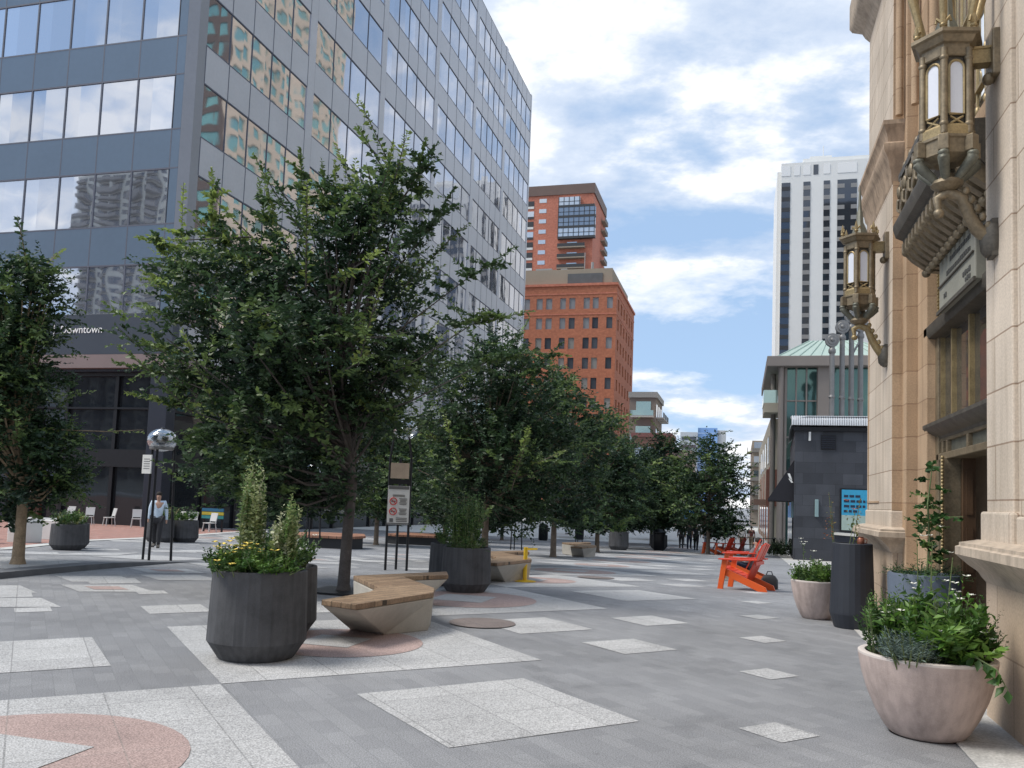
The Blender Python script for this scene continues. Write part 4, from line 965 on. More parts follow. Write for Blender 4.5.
# ------------------------------------------------------------------ dark slate building, pavilion, masts, cream blocks
SLATE = brickmat('dark_slate_cladding', (.028, .031, .040), (.060, .065, .078), (.022, .024, .03), .95, .55, .008, axis='wall', var=.2, nscale=1.2, fine=30, speck=.1, bump=.2, rough=.6, offset=.37)
CORR = mat('corrugated_metal', (.6, .61, .62), .4, .6, var=.06, scale=2, fine=10, bump=0)
b = thing('slate_building', 'low dark slate clad building with pale corrugated roof and black awning, beyond the stone building', 'building', (4, 45.4, gz(0, 45)))
MB().prism([(2.63, 45.4), (9, 45.4), (9, 60), (3.2, 60)], -2.2, 5.7).build('wall', SLATE, b)
m = MB(); n = 70
prof = [(-.25, 5.62), (-.12, 5.98), (.12, 6.18), (.6, 6.27), (7, 6.3)]
rings = []
for i in range(n + 1):
    y = 45.1 + 15 * i / n; o_ = .05 * (i % 2); dxs = .57 * (y - 45.4) / 14.6
    rings.append([(2.63 + dxs + p, y, z + o_) for p, z in prof])
m.loft(rings, cap=False, close=False)
fr = []
m2 = MB()
for i in range(60): x = 2.5 + .11 * i; m2.tube([(x, 45.05, 5.82), (x, 45.1, 6.12), (x, 45.2, 6.27), (x, 46.5, 6.33)], .055, 6)
m2.build('roof_edge', CORR, b, smooth=50); m.build('roof', CORR, b, smooth=20)
MB().box(2.55, 9, 45.2, 45.4, 5.55, 5.75).build('eaves_board', BLACKM, b)
m = MB(); m.box(3.9, 4.6, 45.34, 45.4, 4.62, 5.35); m.build('vent', BLACKM, b)
o = MB()
for i in range(6): o.box(3.93, 4.57, 45.3, 45.34, 4.68 + .11 * i, 4.73 + .11 * i)
o.build('vent_slat', DKPAN, b)
for x, y0, y1 in ((3.72, 45.3, 45.4),): MB().box(x - .09, x + .09, y0 - .06, y1, 1.2, 2.08).build('wall_light', mat('teal_opal', (.22, .32, .33), .3, var=.1), b, bevel=.03)
MB().box(2.55, 2.72, 46.3, 46.5, 1.1, 2.1).build('wall_light', mat('teal_opal', (0, 0, 0)), b)
m = MB(); m.tube([(3.35, 45.3, 5.5), (3.35, 45.28, 5.05)], .06, 8); m.build('downlight', WHT, b)
m = MB(); m.extr([(2.66, 45.7, 4.1), (2.66, 45.7, 1.95), (1.36, 45.7, 1.95), (1.36, 45.7, 2.02)], (.3, 9, 0)); m.build('awning', mat('black_canvas', (.012, .012, .018), .8, var=.2), b)
o = MB()
for (x, z, h) in ((2.45, 3.05, .32), (2.5, 2.9, .2)): o.add([(x, 45.68, z), (x - .14, 45.68, z + h), (x - .02, 45.68, z + h), (x + .1, 45.68, z)], [(0, 1, 2, 3)])
o.build('awning_mark', WHITEL, b, recalc=False)
m = MB()
for y in (47.5, 50.5, 53.5, 56.5): dxs = .57 * (y - 45.4) / 14.6; m.box(2.58 + dxs, 2.62 + dxs + .05, y, y + 1.9, -.9, 2.0)
m.build('shop_window', DKGL, b)
ps = thing('wall_poster', 'blue and grey poster with dark lettering on the slate wall', 'poster', (5.5, 45.35, 1.6))
MB().box(4.82, 6.3, 45.33, 45.39, .55, 2.68).build('frame', BLACKM, ps)
MB().box(4.9, 6.22, 45.31, 45.33, 1.35, 2.62).build('upper_sheet', mat('poster_blue', (.03, .30, .50), .5, var=.08, bump=0), ps)
MB().box(4.9, 6.22, 45.31, 45.33, .6, 1.35).build('lower_sheet', mat('poster_sage', (.33, .42, .38), .5, var=.1, bump=0), ps)
o = MB(); rng = random.Random(5)
for z, n in ((2.3, 3), (2.05, 5), (1.8, 4), (1.55, 3)):
    x = 5.0
    for i in range(n): w_ = rng.uniform(.1, .26); o.box(x, min(x + w_, 6.15), 45.3, 45.31, z - .06, z + .06); x += w_ + .06
    if x > 6.1: pass
o.build('poster_text', mat('navy_ink', (.01, .02, .05), .6, bump=0), ps)
b = thing('glass_pavilion', 'glass fronted corner pavilion with wide flat eaves and pale green metal roof', 'building', (3.5, 72, gz(0, 72)))
TEALG = glassmat('green_pavilion_glass', (.085, .16, .145), .05, .6, .06, .6)
GREYST = mat('warm_grey_cladding', (.25, .215, .19), .7, var=.08, scale=.6); CREAM = mat('cream_stucco', (.52, .46, .36), .85, var=.08, scale=.5)
MB().box(3.4, 12, 72.4, 90, -2, 13.1).build('glass_wall', TEALG, b)
o = MB()
for x in (3.45, 4.25, 5.05, 5.9): o.box(x - .06, x + .06, 72.2, 72.42, -2, 13.1)
for z in (4.5, 7.3, 10.3): o.box(3.4, 6, 72.25, 72.42, z, z + .12)
o.build('mullion', GREYST, b)
m = MB(); m.box(5.9, 6.9, 71.9, 72.5, -2, 13.1); m.tube([(3.05, 72, -2), (3.05, 72, 13.1)], .22, 12); m.tube([(2.6, 76, -2), (2.6, 76, 13.1)], .22, 12); m.tube([(3.4, 72.3, -2), (3.4, 72.3, 13.1)], .15, 12); m.build('column', GREYST, b, smooth=40)
MB().box(1.92, 12.6, 71.4, 91, 13.1, 13.95).build('eaves', GREYST, b, bevel=.05)
m = MB(); A = [(2.6, 72.2), (12.2, 72.2), (12.2, 88), (2.6, 88)]; B_ = [(5.6, 77), (9.5, 77), (9.5, 84), (5.6, 84)]
m.loft([[(x, y, 13.95) for x, y in A], [(x, y, 16.2) for x, y in B_]]); m.build('roof', mat('patina_green_roof', (.42, .52, .46), .55, .1, var=.08, scale=.7), b)
o = MB()
for i in range(12):
    t_ = i / 11; o.tube([(2.6 + 9.6 * t_, 72.18, 13.98), (5.6 + 3.9 * t_, 76.98, 16.23)], .05, 5)
o.build('roof_seam', mat('patina_green_roof', (0, 0, 0)), b)
o = MB(); o.box(1.75, 2.9, 74.2, 79, 10.4, 11.5); o.build('balcony_glass', glassmat('pale_green_glass', (.48, .62, .55), .1, .5), b)
MB().box(1.8, 3.1, 74.1, 79.2, 9.6, 10.4).build('balcony_slab', CREAM, b)
b = thing('cream_shop_row', 'cream walled shop row with red brick piers, squeezed between the pavilion and the street', 'building', (2.6, 90, gz(0, 90)))
MB().box(2.5, 10, 79.5, 128, -2, 9.6).build('wall', CREAM, b)
o = MB()
for y in (79.4, 88, 97, 106, 115): o.box(2.44, 2.6, y, y + 1.3, -2, 5.2)
each(o, 'brick_pier', BRICK2, b)
o = MB(); o2 = MB()
for y in (81.5, 90.5, 99.5, 108.5):
    o.box(2.45, 2.5, y, y + 5, -1.2, 1.6); o.box(2.45, 2.5, y + .6, y + 4.2, 5.7, 8.2); o2.box(1.2, 2.5, y, y + 5, 1.8, 2.3)
each(o, 'window', DKGL, b); each(o2, 'canopy', mat('brown_canopy', (.25, .16, .12), .7), b)
MB().box(2.2, 3.4, 79.3, 79.5, 1.7, 5.0).build('sign_board', mat('rust_red_board', (.24, .10, .07), .7), b)
b = thing('distant_balcony_block', 'distant tan block with stacked balconies at the far end of the street', 'building', (3, 185, 0))
MB().box(2.2, 16, 185, 215, -3, 15.5).build('wall', mat('dull_tan', (.33, .28, .23), .8, var=.12, scale=.3), b)
o = MB(); o2 = MB()
for i in range(5):
    z = 1 + 3 * i; o.box(1.2, 2.2, 186, 192, z, z + .25); o.box(1.2, 1.3, 186, 192, z + .25, z + 1.1); o.box(2.2, 4.5, 184.2, 185, z, z + .9); o2.box(2.6, 4.2, 184.95, 185, z + .3, z + 2.2)
o.build('balcony', mat('grey_balcony', (0, 0, 0)), b); o2.build('window', GLWIN, b)
MASTM = mat('grey_galvanised', (.21, .205, .20), .5, .5, var=.15, scale=4)
for k, (x, y, zt, lab) in enumerate(((5.85, 60.5, 13.1, 'shortest grey steel mast with round disc head, left of the row'), (6.55, 61, 14.1, 'grey steel mast with round disc head, second from the left of the row'), (7.2, 61.5, 14.9, 'tall grey steel mast directly below the far gilded lantern'), (7.85, 62, 14.4, 'grey steel mast beside the edge of the stone building'))):
    t = thing('steel_mast', lab, 'mast', (x, y, gz(x, y)), 'grey disc headed masts')
    MB().tube([(x, y, gz(x, y)), (x, y, zt - .3)], [.2, .17], 12).build('pole', MASTM, t, smooth=50)
    o = MB(); o.tube([(x, y - .18, zt), (x, y + .18, zt)], .46, 20); o.tube([(x, y - .22, zt), (x, y - .16, zt)], [.3, .36], 16); o.ball((x, y - .22, zt), .14, .1, .14, 10, 8); o.build('disc_head', MASTM, t, smooth=40)
    o = MB(); o.lathe([(.17, -.2), (.24, -.1), (.24, .1), (.17, .2)], (x, y, zt - .75), 12); o.lathe([(.17, -.15), (.23, 0), (.17, .15)], (x, y, 9.2), 12); o.build('collar', MASTM, t, smooth=40)
    if k == 2: MB().tube([(x, y, 12.2), (x + .65, y + .5, 13.4)], .07, 6).build('brace', MASTM, t)
# ------------------------------------------------------------------ planters
PLM = mat('dark_grey_concrete_planter', (.064, .065, .07), .78, var=.2, scale=4, fine=80, bump=.3, streak=.22)
SOIL = mat('soil', (.04, .03, .022), .95, var=.3, scale=10, bump=.5)
def dark_planter(label, x, y, s=1., sz=1., z=None):
    z0 = gz(x, y) + curb(x, y) if z is None else z; t = thing('concrete_planter', label, 'planter', (x, y, z0), 'dark concrete planters')
    n = 26; m = MB(); R0 = .46 * s; h = .83 * s * sz
    prof = [(R0 * .72, 0), (R0 * .76, .01), (R0, .175 * s * sz), (R0 * 1.0, .2 * s * sz), (R0 * .955, h - .012), (R0 * .945, h), (R0 * .86, h), (R0 * .85, h - .06)]
    m.lathe(prof, (x, y, z0), n, .2, cap=True); m.build('shell', PLM, t, bevel=.004 if s < 1.1 else 0)
    MB().lathe([(R0 * .86, h - .05), (.01, h - .02)], (x, y, z0), n, .2).build('soil', SOIL, t)
    return t, z0 + h
FACET = PLM
VARIEG = [(.36, .40, .20), (.52, .53, .36), (.13, .22, .07), (.28, .34, .14)]
GREENS = [(.05, .11, .03), (.08, .16, .04), (.035, .08, .025), (.12, .2, .05)]
BRIGHT = [(.10, .21, .035), (.16, .28, .06), (.06, .14, .03)]
YEL = mat('yellow_petal', (.75, .58, .12), .6, bump=0); WHP = mat('white_petal', (.8, .8, .72), .6, bump=0); ORP = mat('orange_petal', (.6, .12, .03), .6, bump=0)
_, h1 = dark_planter('large dark planter holding variegated spires and yellow flowers, in the left foreground', -4.42, 7.26)
bush('variegated_shrub', 'tall cream and green variegated shrub with pointed tip in the foreground planter', 'shrub', (-4.60, 7.34, h1), .15, 1.2, 70, 26, .06, 11, VARIEG, up=1., spread=.3)
bush('variegated_shrub', 'shorter leaning cream variegated shrub in the right of the foreground planter', 'shrub', (-4.20, 7.30, h1), .13, .80, 52, 22, .06, 12, VARIEG, up=1., spread=.4)
bush('yellow_flower_plant', 'low green plant with yellow flower heads at the front of the foreground planter', 'flowers', (-4.56, 7.02, h1 - .02), .29, .32, 110, 14, .05, 13, GREENS, flowers=('yellow', YEL, .03), nflow=34)
bush('trailing_plant', 'bright green trailing plant spilling over the rim of the foreground planter', 'plant', (-4.30, 7.12, h1 - .02), .30, .22, 130, 14, .05, 14, BRIGHT + GREENS, spread=1.2)
bush('green_shrub', 'dark green leafy filler at the back of the foreground planter', 'shrub', (-4.45, 7.45, h1 - .02), .34, .36, 130, 14, .055, 15, GREENS)
_, h2 = dark_planter('dark planter half hidden behind the left foreground planter, with white roses', -4.95, 8.50, .95, .96)
bush('white_rose_bush', 'dark green bush with white blooms in the planter behind the foreground one', 'shrub', (-4.88, 8.42, h2 - .02), .33, .55, 210, 16, .055, 16, GREENS, flowers=('white', WHP, .035), nflow=26)
_, h3 = dark_planter('dark planter with an airy young shrub, beyond the zigzag bench', -4.45, 13.7, .92, .98)
bush('airy_shrub', 'airy green shrub with wispy upright stems in the planter beyond the zigzag bench', 'shrub', (-4.5, 13.75, h3), .32, 1.05, 110, 20, .06, 17, GREENS + [(.14, .2, .08)], up=1., spread=.7)
bush('grassy_tuft', 'low ring of fine greenery around the base of the airy shrub', 'plant', (-4.42, 13.62, h3 - .02), .36, .26, 130, 10, .05, 18, GREENS + [(.12, .13, .06)], wr=.25)
_, h4 = dark_planter('dark planter almost hidden behind the one with the airy shrub', -5.05, 14.7, .92, .98)
bush('green_shrub', 'rounded green shrub in the planter hidden behind the airy shrub', 'shrub', (-5.05, 14.7, h4 - .02), .34, .5, 70, 12, .06, 19, GREENS)
_, h5 = dark_planter('wide dark planter with a yellowish shrub before the brick forecourt, nearest the left tree', -15.85, 17.24, .88, .86)
bush('yellowish_shrub', 'yellowish green shrub in the wide planter nearest the left tree', 'shrub', (-15.85, 17.24, h5 - .02), .38, .55, 60, 12, .08, 20, GREENS + [(.3, .3, .12)])
_, h6 = dark_planter('dark planter peeping out behind the wide planter nearest the left tree', -16.45, 18.05, .85, .9)
bush('green_shrub', 'leafy green shrub behind the yellowish one near the left tree', 'shrub', (-16.45, 18.05, h6 - .02), .36, .45, 50, 12, .08, 21, GREENS)
_, h7 = dark_planter('dark planter behind the walking man in the pale shirt', -18.6, 24.2, 1.0, .9)
bush('cream_shrub', 'cream flowered shrub in the planter behind the walking man', 'shrub', (-18.5, 24.1, h7 - .02), .42, .75, 70, 12, .1, 22, GREENS + [(.4, .36, .18)])
_, h8 = dark_planter('dark planter to the right of the one behind the walking man', -18.3, 25.1, 1.0, .9)
bush('green_shrub', 'green shrub to the right of the cream flowered one behind the walking man', 'shrub', (-18.3, 25.1, h8 - .02), .4, .5, 50, 12, .1, 23, GREENS)
_, h9 = dark_planter('distant dark planter under the street trees below the orange umbrella', -6.4, 46.5, 1.2, 1.0)
bush('green_shrub', 'wispy shrub in the distant planter below the orange umbrella', 'shrub', (-6.4, 46.5, h9 - .02), .45, .9, 60, 10, .12, 24, GREENS)
_, h10 = dark_planter('distant dark planter left of the group of walkers', -5.0, 55.0, 1.2, .9)
bush('green_shrub', 'dark shrub in the distant planter left of the group of walkers', 'shrub', (-5.0, 55.0, h10 - .02), .5, .6, 60, 10, .12, 25, GREENS)
# stone bowls
BOWL = mat('pinkish_cast_stone', (.46, .37, .335), .85, var=.14, scale=5, fine=130, bump=.35, streak=.15); BRIM = mat('pale_cast_stone_rim', (.56, .50, .46), .8, var=.08, scale=6, fine=90)
def bowl(label, x, y, r, h):
    z = gz(x, y); t = thing('stone_bowl_planter', label, 'planter', (x, y, z), 'pinkish stone bowls'); m = MB()
    pr = [(r * .50, 0), (r * .545, .012), (r * .61, h * .08), (r * .745, h * .27), (r * .865, h * .5), (r * .945, h * .72), (r * .988, h * .9), (r, h * .965)]
    m.lathe(pr, (x, y, z), 64, cap=False); m.lathe([(r * .54, 0), (.01, 0)], (x, y, z), 64, cap=False); m.build('bowl', BOWL, t, smooth=50)
    MB().lathe([(r, h * .965), (r * 1.0, h * .992), (r * .985, h), (r * .9, h), (r * .885, h * .985), (r * .87, h * .88)], (x, y, z), 64, cap=False).build('rim', BRIM, t, smooth=50)
    MB().lathe([(r * .885, h * .9), (.01, h * .93)], (x, y, z), 40).build('soil', SOIL, t)
    return z + h
hb = bowl('large pinkish stone bowl full of flowering plants in the right foreground', 1.33, 6.86, .465, .575)
bush('pale_grass_tuft', 'blue grey fescue tuft at the front left of the foreground stone bowl', 'grass tuft', (1.17, 6.58, hb - .04), .17, .30, 320, 8, .06, 31, [(.16, .22, .20), (.22, .29, .27), (.11, .16, .15)], wr=.12, up=.9, spread=1.6)
bush('broad_leaf_plant', 'bright green broad leaved plant with small white flowers in the middle of the stone bowl', 'plant', (1.38, 6.74, hb - .05), .32, .66, 120, 12, .105, 32, BRIGHT + [(.07, .15, .03)], wr=.42, flowers=('white', WHP, .018), nflow=22)
bush('green_shrub', 'fine leaved green shrub at the left of the foreground stone bowl', 'shrub', (1.16, 6.92, hb - .05), .27, .68, 190, 20, .05, 33, GREENS + BRIGHT, wr=.35)
bush('green_shrub', 'feathery grey green shrub at the right of the foreground stone bowl', 'shrub', (1.52, 6.88, hb - .05), .27, .62, 230, 20, .045, 34, [(.09, .13, .06), (.13, .18, .09), (.06, .1, .04)], wr=.25)
bush('white_spire_flowers', 'thin upright stems tipped with white flowers in the foreground stone bowl', 'flowers', (1.42, 6.95, hb - .05), .32, 1.0, 14, 9, .05, 35, BRIGHT, up=1.05, spread=.4, wr=.3, flowers=('white', WHP, .022), nflow=14)
t = thing('trailing_vine', 'dark green lobed leaf sprig hanging over the right rim of the stone bowl', 'vine', (1.72, 6.55, hb))
rng = np.random.default_rng(5); Ps = []; m = MB(); path = [(1.45, 6.6, hb - .02), (1.56, 6.48, hb + .06), (1.67, 6.40, hb + .0), (1.72, 6.34, hb - .12)]
m.tube(path, [.008, .007, .006, .003], 5); m.build('stem', MATS['green_stem'], t)
for q in range(16):
    u = q / 15 * 2.99; i = int(u); p = np.array(path[i]) * (1 - u + i) + np.array(path[i + 1]) * (u - i); Ps.append(p)
Ps = np.array(Ps); D = rng.normal(0, .6, (16, 3)) + np.array([.0, -.5, -.55]); leaves('foliage', Ps, D, rng.normal(0, .4, (16, 3)) + np.array([-.2, -.8, .5]), rng.uniform(.09, .13, 16), rng.uniform(.045, .06, 16), np.tile(np.array([[.04, .10, .02]]), (16, 1)), t)
hb2 = bowl('smaller stone bowl of greenery half hidden by the tall dark planter', 1.10, 13.35, .36, .56)
bush('green_shrub', 'mounded bright green plant in the smaller stone bowl', 'plant', (1.10, 13.35, hb2 - .05), .34, .42, 190, 12, .06, 36, BRIGHT + GREENS)
bush('white_spire_flowers', 'thin stems with white tufts rising from the smaller stone bowl', 'flowers', (1.05, 13.4, hb2 - .05), .2, .62, 8, 5, .05, 37, BRIGHT, up=1.1, spread=.4, flowers=('white', WHP, .03), nflow=10)
# tall planter and blue grey planter at the door
t = thing('tall_planter', 'tall slim near black planter against the far pilaster', 'planter', (1.5, 12.55, gz(1.5, 12.55)))
z = gz(1.5, 12.55); m = MB(); m.lathe([(.22, 0), (.235, .01), (.29, .19), (.292, .22), (.262, 1.14), (.255, 1.15), (.22, 1.15), (.215, 1.1)], (1.5, 12.55, z), 24); m.build('shell', mat('blue_black_planter', (.022, .026, .036), .6, var=.15, scale=4, fine=60), t)
MB().lathe([(.22, 1.1), (.01, 1.12)], (1.5, 12.55, z), 24).build('soil', SOIL, t)
t = thing('copper_watering_pot', 'small copper pot standing in the tall dark planter', 'pot', (1.60, 12.5, z + 1.12))
MB().lathe([(.035, 0), (.048, .04), (.05, .08), (.035, .11), (.042, .125)], (1.60, 12.5, z + 1.12), 16).build('body', mat('copper', (.35, .14, .09), .4, .6), t, smooth=50)
MB().tube([(1.635, 12.5, z + 1.22), (1.68, 12.5, z + 1.21), (1.675, 12.5, z + 1.16), (1.645, 12.5, z + 1.16)], .008, 6).build('handle', MATS['copper'], t)
bush('thin_sapling', 'thin sapling with sparse autumn tinted leaves above the tall dark planter', 'sapling', (1.38, 12.62, z + 1.1), .30, .88, 11, 8, .055, 38, [(.14, .15, .04), (.2, .14, .04), (.25, .08, .03), (.08, .12, .03)], up=1., spread=1.1, flowers=('orange', ORP, .035), nflow=2)
t = thing('door_planter', 'round blue grey planter standing in the bronze doorway', 'planter', (1.98, 10.35, 0))
MB().lathe([(.30, 0), (.32, .01), (.36, .35), (.375, .9), (.365, .93), (.33, .93), (.32, .86)], (1.98, 10.35, 0), 28).build('shell', mat('blue_grey_planter', (.10, .125, .165), .6, var=.12, scale=4, fine=60), t, smooth=40)
MB().lathe([(.33, .88), (.01, .9)], (1.98, 10.35, 0), 24).build('soil', SOIL, t)
bush('ground_cover', 'feathery dark green cover draping the rim of the blue grey planter', 'plant', (1.98, 10.35, .9), .4, .10, 150, 10, .04, 39, [(.03, .08, .03), (.045, .11, .04)], spread=1.2, wr=.3)
t = thing('climbing_plant', 'climbing plant with round leaves on a slim stem in the blue grey door planter', 'plant', (2.0, 10.3, .9))
rng = np.random.default_rng(8); m = MB(); sh = []
main = [(2.0, 10.3, .9), (2.03, 10.3, 1.3), (2.0, 10.25, 1.7), (2.06, 10.3, 2.15)]
m.tube(main, [.014, .012, .01, .005], 6)
for q in range(30):
    u = rng.uniform(.3, 2.95); i = int(u); p = np.array(main[i]) * (1 - u + i) + np.array(main[i + 1]) * (u - i); d = rng.normal(0, 1, 3); d[2] = abs(d[2]) * .4; d[1] *= .8; d /= np.linalg.norm(d); ln = rng.uniform(.12, .34)
    if q == 0: p, d, ln = np.array([2.05, 10.25, 1.55]), np.array([.35, -.9, .05]), .55
    m.tube([tuple(p), tuple(p + d * ln)], [.006, .003], 5); sh.append((p + d * ln * .2, p + d * ln, int(rng.integers(0, 3)), 1.))
m.build('stem', MATS['green_stem'], t)
leaves('foliage', *shoots_to_leaves(sh, 9, .085, rng, [(.05, .13, .035), (.035, .09, .025), (.12, .19, .05)], .8, .4), parent=t)

# ------------------------------------------------------------------ benches
BCON = mat('bench_concrete', (.43, .40, .35), .85, var=.14, scale=2.5, fine=70, bump=.35, streak=.05)
def woodmat(name, c1, c2, rot, bw=.14):
    m = brickmat(name, c1, c2, (.05, .035, .02), 2.6, bw, .006, axis='floor', rot=rot, var=.25, nscale=5, fine=45, speck=.15, bump=.35, rough=.7); return m
WOOD = woodmat('weathered_timber', (.20, .13, .08), (.29, .20, .125), R(-70)); RWOOD = woodmat('reddish_timber', (.27, .125, .075), (.34, .17, .11), R(20))
top = [(-4.24, 8.17), (-3.77, 8.02), (-3.46, 9.45), (-3.62, 9.92), (-4.50, 11.05), (-4.05, 11.65), (-4.25, 12.15), (-5.10, 10.72), (-4.24, 9.62), (-4.12, 9.1)]
bot = [(-4.36, 9.15), (-3.86, 8.98), (-3.53, 9.5), (-3.65, 9.91), (-4.50, 11.03), (-4.36, 11.3), (-4.52, 11.58), (-5.07, 10.72), (-4.27, 9.65), (-4.24, 9.4)]
bc0 = (-4.2, 9.9, 0)
zb = thing('zigzag_bench', 'zigzag bench with timber top and slanting concrete base beside the foreground planters', 'bench', bc0, 'zigzag benches')
MB().loft([[(x, y, 0) for x, y in bot], [(x + (bx - x) * .0, y, .39) for (x, y), (bx, by) in zip([(a * .97 + c * .03, b_ * .97 + d_ * .03) for (a, b_), (c, d_) in zip(top, bot)], bot)]]).build('base', BCON, zb, bevel=.012)
MB().prism(top, .395, .455).build('timber_top', WOOD, zb, bevel=.008)
for dx, dy, rz, lab in ((-.55, 7.1, 0, 'zigzag bench behind the planter with the airy shrub, by the yellow post'), (-1.9, 23.3, 0, 'farther zigzag bench under the middle street trees'), (-14.3, 5.9, R(75), 'concrete bench at the left edge beside the left tree')):
    x, y = bc0[0] + dx, bc0[1] + dy; dup(zb, (x, y, gz(x, y) + curb(x, y)), rz, lab)
def platform(label, x, y, L, D, rz):
    z = gz(x, y); t = thing('platform_bench', label, 'bench', (x, y, z), 'low reddish timber platforms'); c, s = math.cos(rz), math.sin(rz)
    P = lambda a, b_: (x + a * c - b_ * s, y + a * s + b_ * c)
    hexo = lambda k: [P(a * k, b_ * k) for a, b_ in ((-L, -D * .6), (-L * .6, -D), (L * .8, -D), (L, -D * .2), (L * .7, D), (-L * .7, D))]
    MB().prism(hexo(.93), z, z + .38).build('base', mat('black_base', (.02, .021, .024), .6), t)
    MB().prism(hexo(1), z + .38, z + .47).build('timber_top', RWOOD, t, bevel=.01)
platform('reddish timber platform bench behind the big tree trunk', -14.3, 27.8, 1.45, 1.2, R(10))
platform('reddish timber platform bench behind the no smoking sign', -14.4, 37.0, 1.4, 1.2, R(10))

# ------------------------------------------------------------------ signs, lamps, posts
GLOBE = bpy.data.materials.new('clear_globe'); GLOBE.use_nodes = True; _n = GLOBE.node_tree
_g = nn(_n, 'ShaderNodeBsdfGlossy'); _g.inputs['Roughness'].default_value = .04; _g.inputs['Color'].default_value = (.8, .82, .84, 1)
_t = nn(_n, 'ShaderNodeBsdfTransparent'); _t.inputs[0].default_value = (.74, .77, .80, 1)
_w = nn(_n, 'ShaderNodeLayerWeight'); _w.inputs['Blend'].default_value = .55
_m = nn(_n, 'ShaderNodeMixShader'); _n.links.new(ramp(_n, [(0, (.22,) * 3), (1, (.85,) * 3)], _w.outputs['Facing']), _m.inputs[0]); _n.links.new(_t.outputs[0], _m.inputs[1]); _n.links.new(_g.outputs[0], _m.inputs[2])
_n.links.new(_m.outputs[0], _n.nodes['Material Output'].inputs[0])
GREYSIGN = mat('sign_white', (.66, .66, .64), .5, var=.03, bump=0); REDS = mat('sign_red', (.55, .05, .05), .5, bump=0); INK = mat('sign_ink', (.12, .12, .12), .5, bump=0)
def lampstand(label, pts, topz, gr, panel=False):
    cx = sum(p[0] for p in pts) / 3; cy = sum(p[1] for p in pts) / 3
    t = thing('globe_lamp', label, 'lamp', (cx, cy, gz(cx, cy)), 'three legged globe lamps')
    for x, y in pts: MB().tube([(x, y, gz(x, y) + curb(x, y)), (x * .8 + cx * .2, y * .8 + cy * .2, topz)], .028, 8).build('leg', BLACKM, t, smooth=50)
    MB().ball((cx, cy, topz + gr * .62), gr, gr, gr * .8, 24, 14).build('globe', GLOBE, t, smooth=80)
    MB().lathe([(gr * .75, -.02), (gr * .8, .0), (gr * .8, .06), (gr * .6, .08)], (cx, cy, topz), 20).build('globe_ring', MASTM, t)
    MB().lathe([(.05, 0), (.06, gr * .35), (.11, gr * .4), (.11, gr * .75), (.03, gr * .85)], (cx, cy, topz), 14).build('lamp_core', DKBRONZE, t); MB().ball((cx, cy, topz + gr * 1.42), .05, .05, .03, 10, 6).build('cap', BLACKM, t)
    return t, cx, cy
t, cx, cy = lampstand('three legged globe lamp on the left pavement with a white notice', [(-12.25, 15.45), (-11.98, 15.3), (-11.78, 15.75)], 2.36, .31)
n_ = thing('posted_notice', 'white paper notice fixed to the left globe lamp', 'notice', (-12.2, 15.35, 1.9)); MB().obox((-12.2, 15.32, 2.02), (.15, -.05, 0), (.004, .012, 0), (0, 0, .2)).build('sheet', GREYSIGN, n_)
o = MB()
for i in range(5): o.obox((-12.2, 15.304, 2.13 - .05 * i), (.1, -.033, 0), (.001, .002, 0), (0, 0, .006))
o.build('printing', INK, n_)
# no-smoking sign pylon
U = Vector((.93, .36, 0)); Nv = Vector((.36, -.93, 0)); c0 = Vector((-7.22, 17.25, gz(0, 17.25)))
t = thing('sign_stand', 'three post stand with white no smoking sign and small tan plate, beside the zigzag bench', 'sign', tuple(c0), None)
for d, e in ((-.22, 0), (.0, .28), (.24, .05)):
    p = c0 + U * d - Nv * e; MB().tube([p, p + Vector((0, 0, 2.45))], .03, 8).build('post', BLACKM, t, smooth=50)
q = c0 + Nv * .04
pn = MB().obox(q + Vector((0, 0, 1.42)), U * .235, Nv * .012, Vector((0, 0, .42))).build('sign_panel', GREYSIGN, t)
o = MB(); F = lambda u, z, w_, h: o.obox(q + Nv * .016 + U * u + Vector((0, 0, z)), U * w_, Nv * .003, Vector((0, 0, h)))
F(0, 1.80, .22, .035); F(0, 1.02, .235, .012)
for z in (1.64, 1.615): F(0, z, .13, .007)
for zc in (1.50, 1.28):
    for i in range(5): F(.1, zc + .06 - .03 * i, .085 - .01 * (i % 3), .007)
for i in range(3): F(.08, 1.14 - .035 * i, .12, .008)
F(-.14, 1.09, .04, .04); o.build('sign_text', INK, pn)
o = MB()
for zc in (1.50, 1.28):
    c = q + Nv * .018 + U * -.11 + Vector((0, 0, zc)); o.tube([c + (U * math.cos(a) + Vector((0, 0, 1)) * math.sin(a)) * .075 for a in (2 * PI * i / 20 for i in range(21))], .011, 5); o.tube([c - (U + Vector((0, 0, -1))) * .05, c + (U + Vector((0, 0, -1))) * .05], .009, 5)
o.build('prohibition_ring', REDS, pn)
o = MB()
for zc in (1.50, 1.28): o.obox(q + Nv * .016 + U * -.11 + Vector((0, 0, zc)), U * .045, Nv * .002, Vector((0, 0, .01)))
o.build('cigarette', INK, pn)
MB().obox(q + Vector((0, 0, 1.93)), U * .235, Nv * .012, Vector((0, 0, .055))).build('dark_plate', BLACKM, t)
MB().obox(q + Vector((0, 0, 2.17)), U * .2, Nv * .012, Vector((0, 0, .17))).build('tan_plate', mat('tan_plate', (.42, .33, .25), .6), t)
MB().ball(tuple(c0 + Vector((.05, .1, 3.1))), .29, .29, .24, 24, 14).build('globe', GLOBE, t, smooth=80)
for d in (-.22, .24): MB().tube([c0 + U * d + Vector((0, 0, 2.45)), c0 + U * d * .7 + Vector((0, 0, 2.95))], .025, 8).build('globe_arm', BLACKM, t)
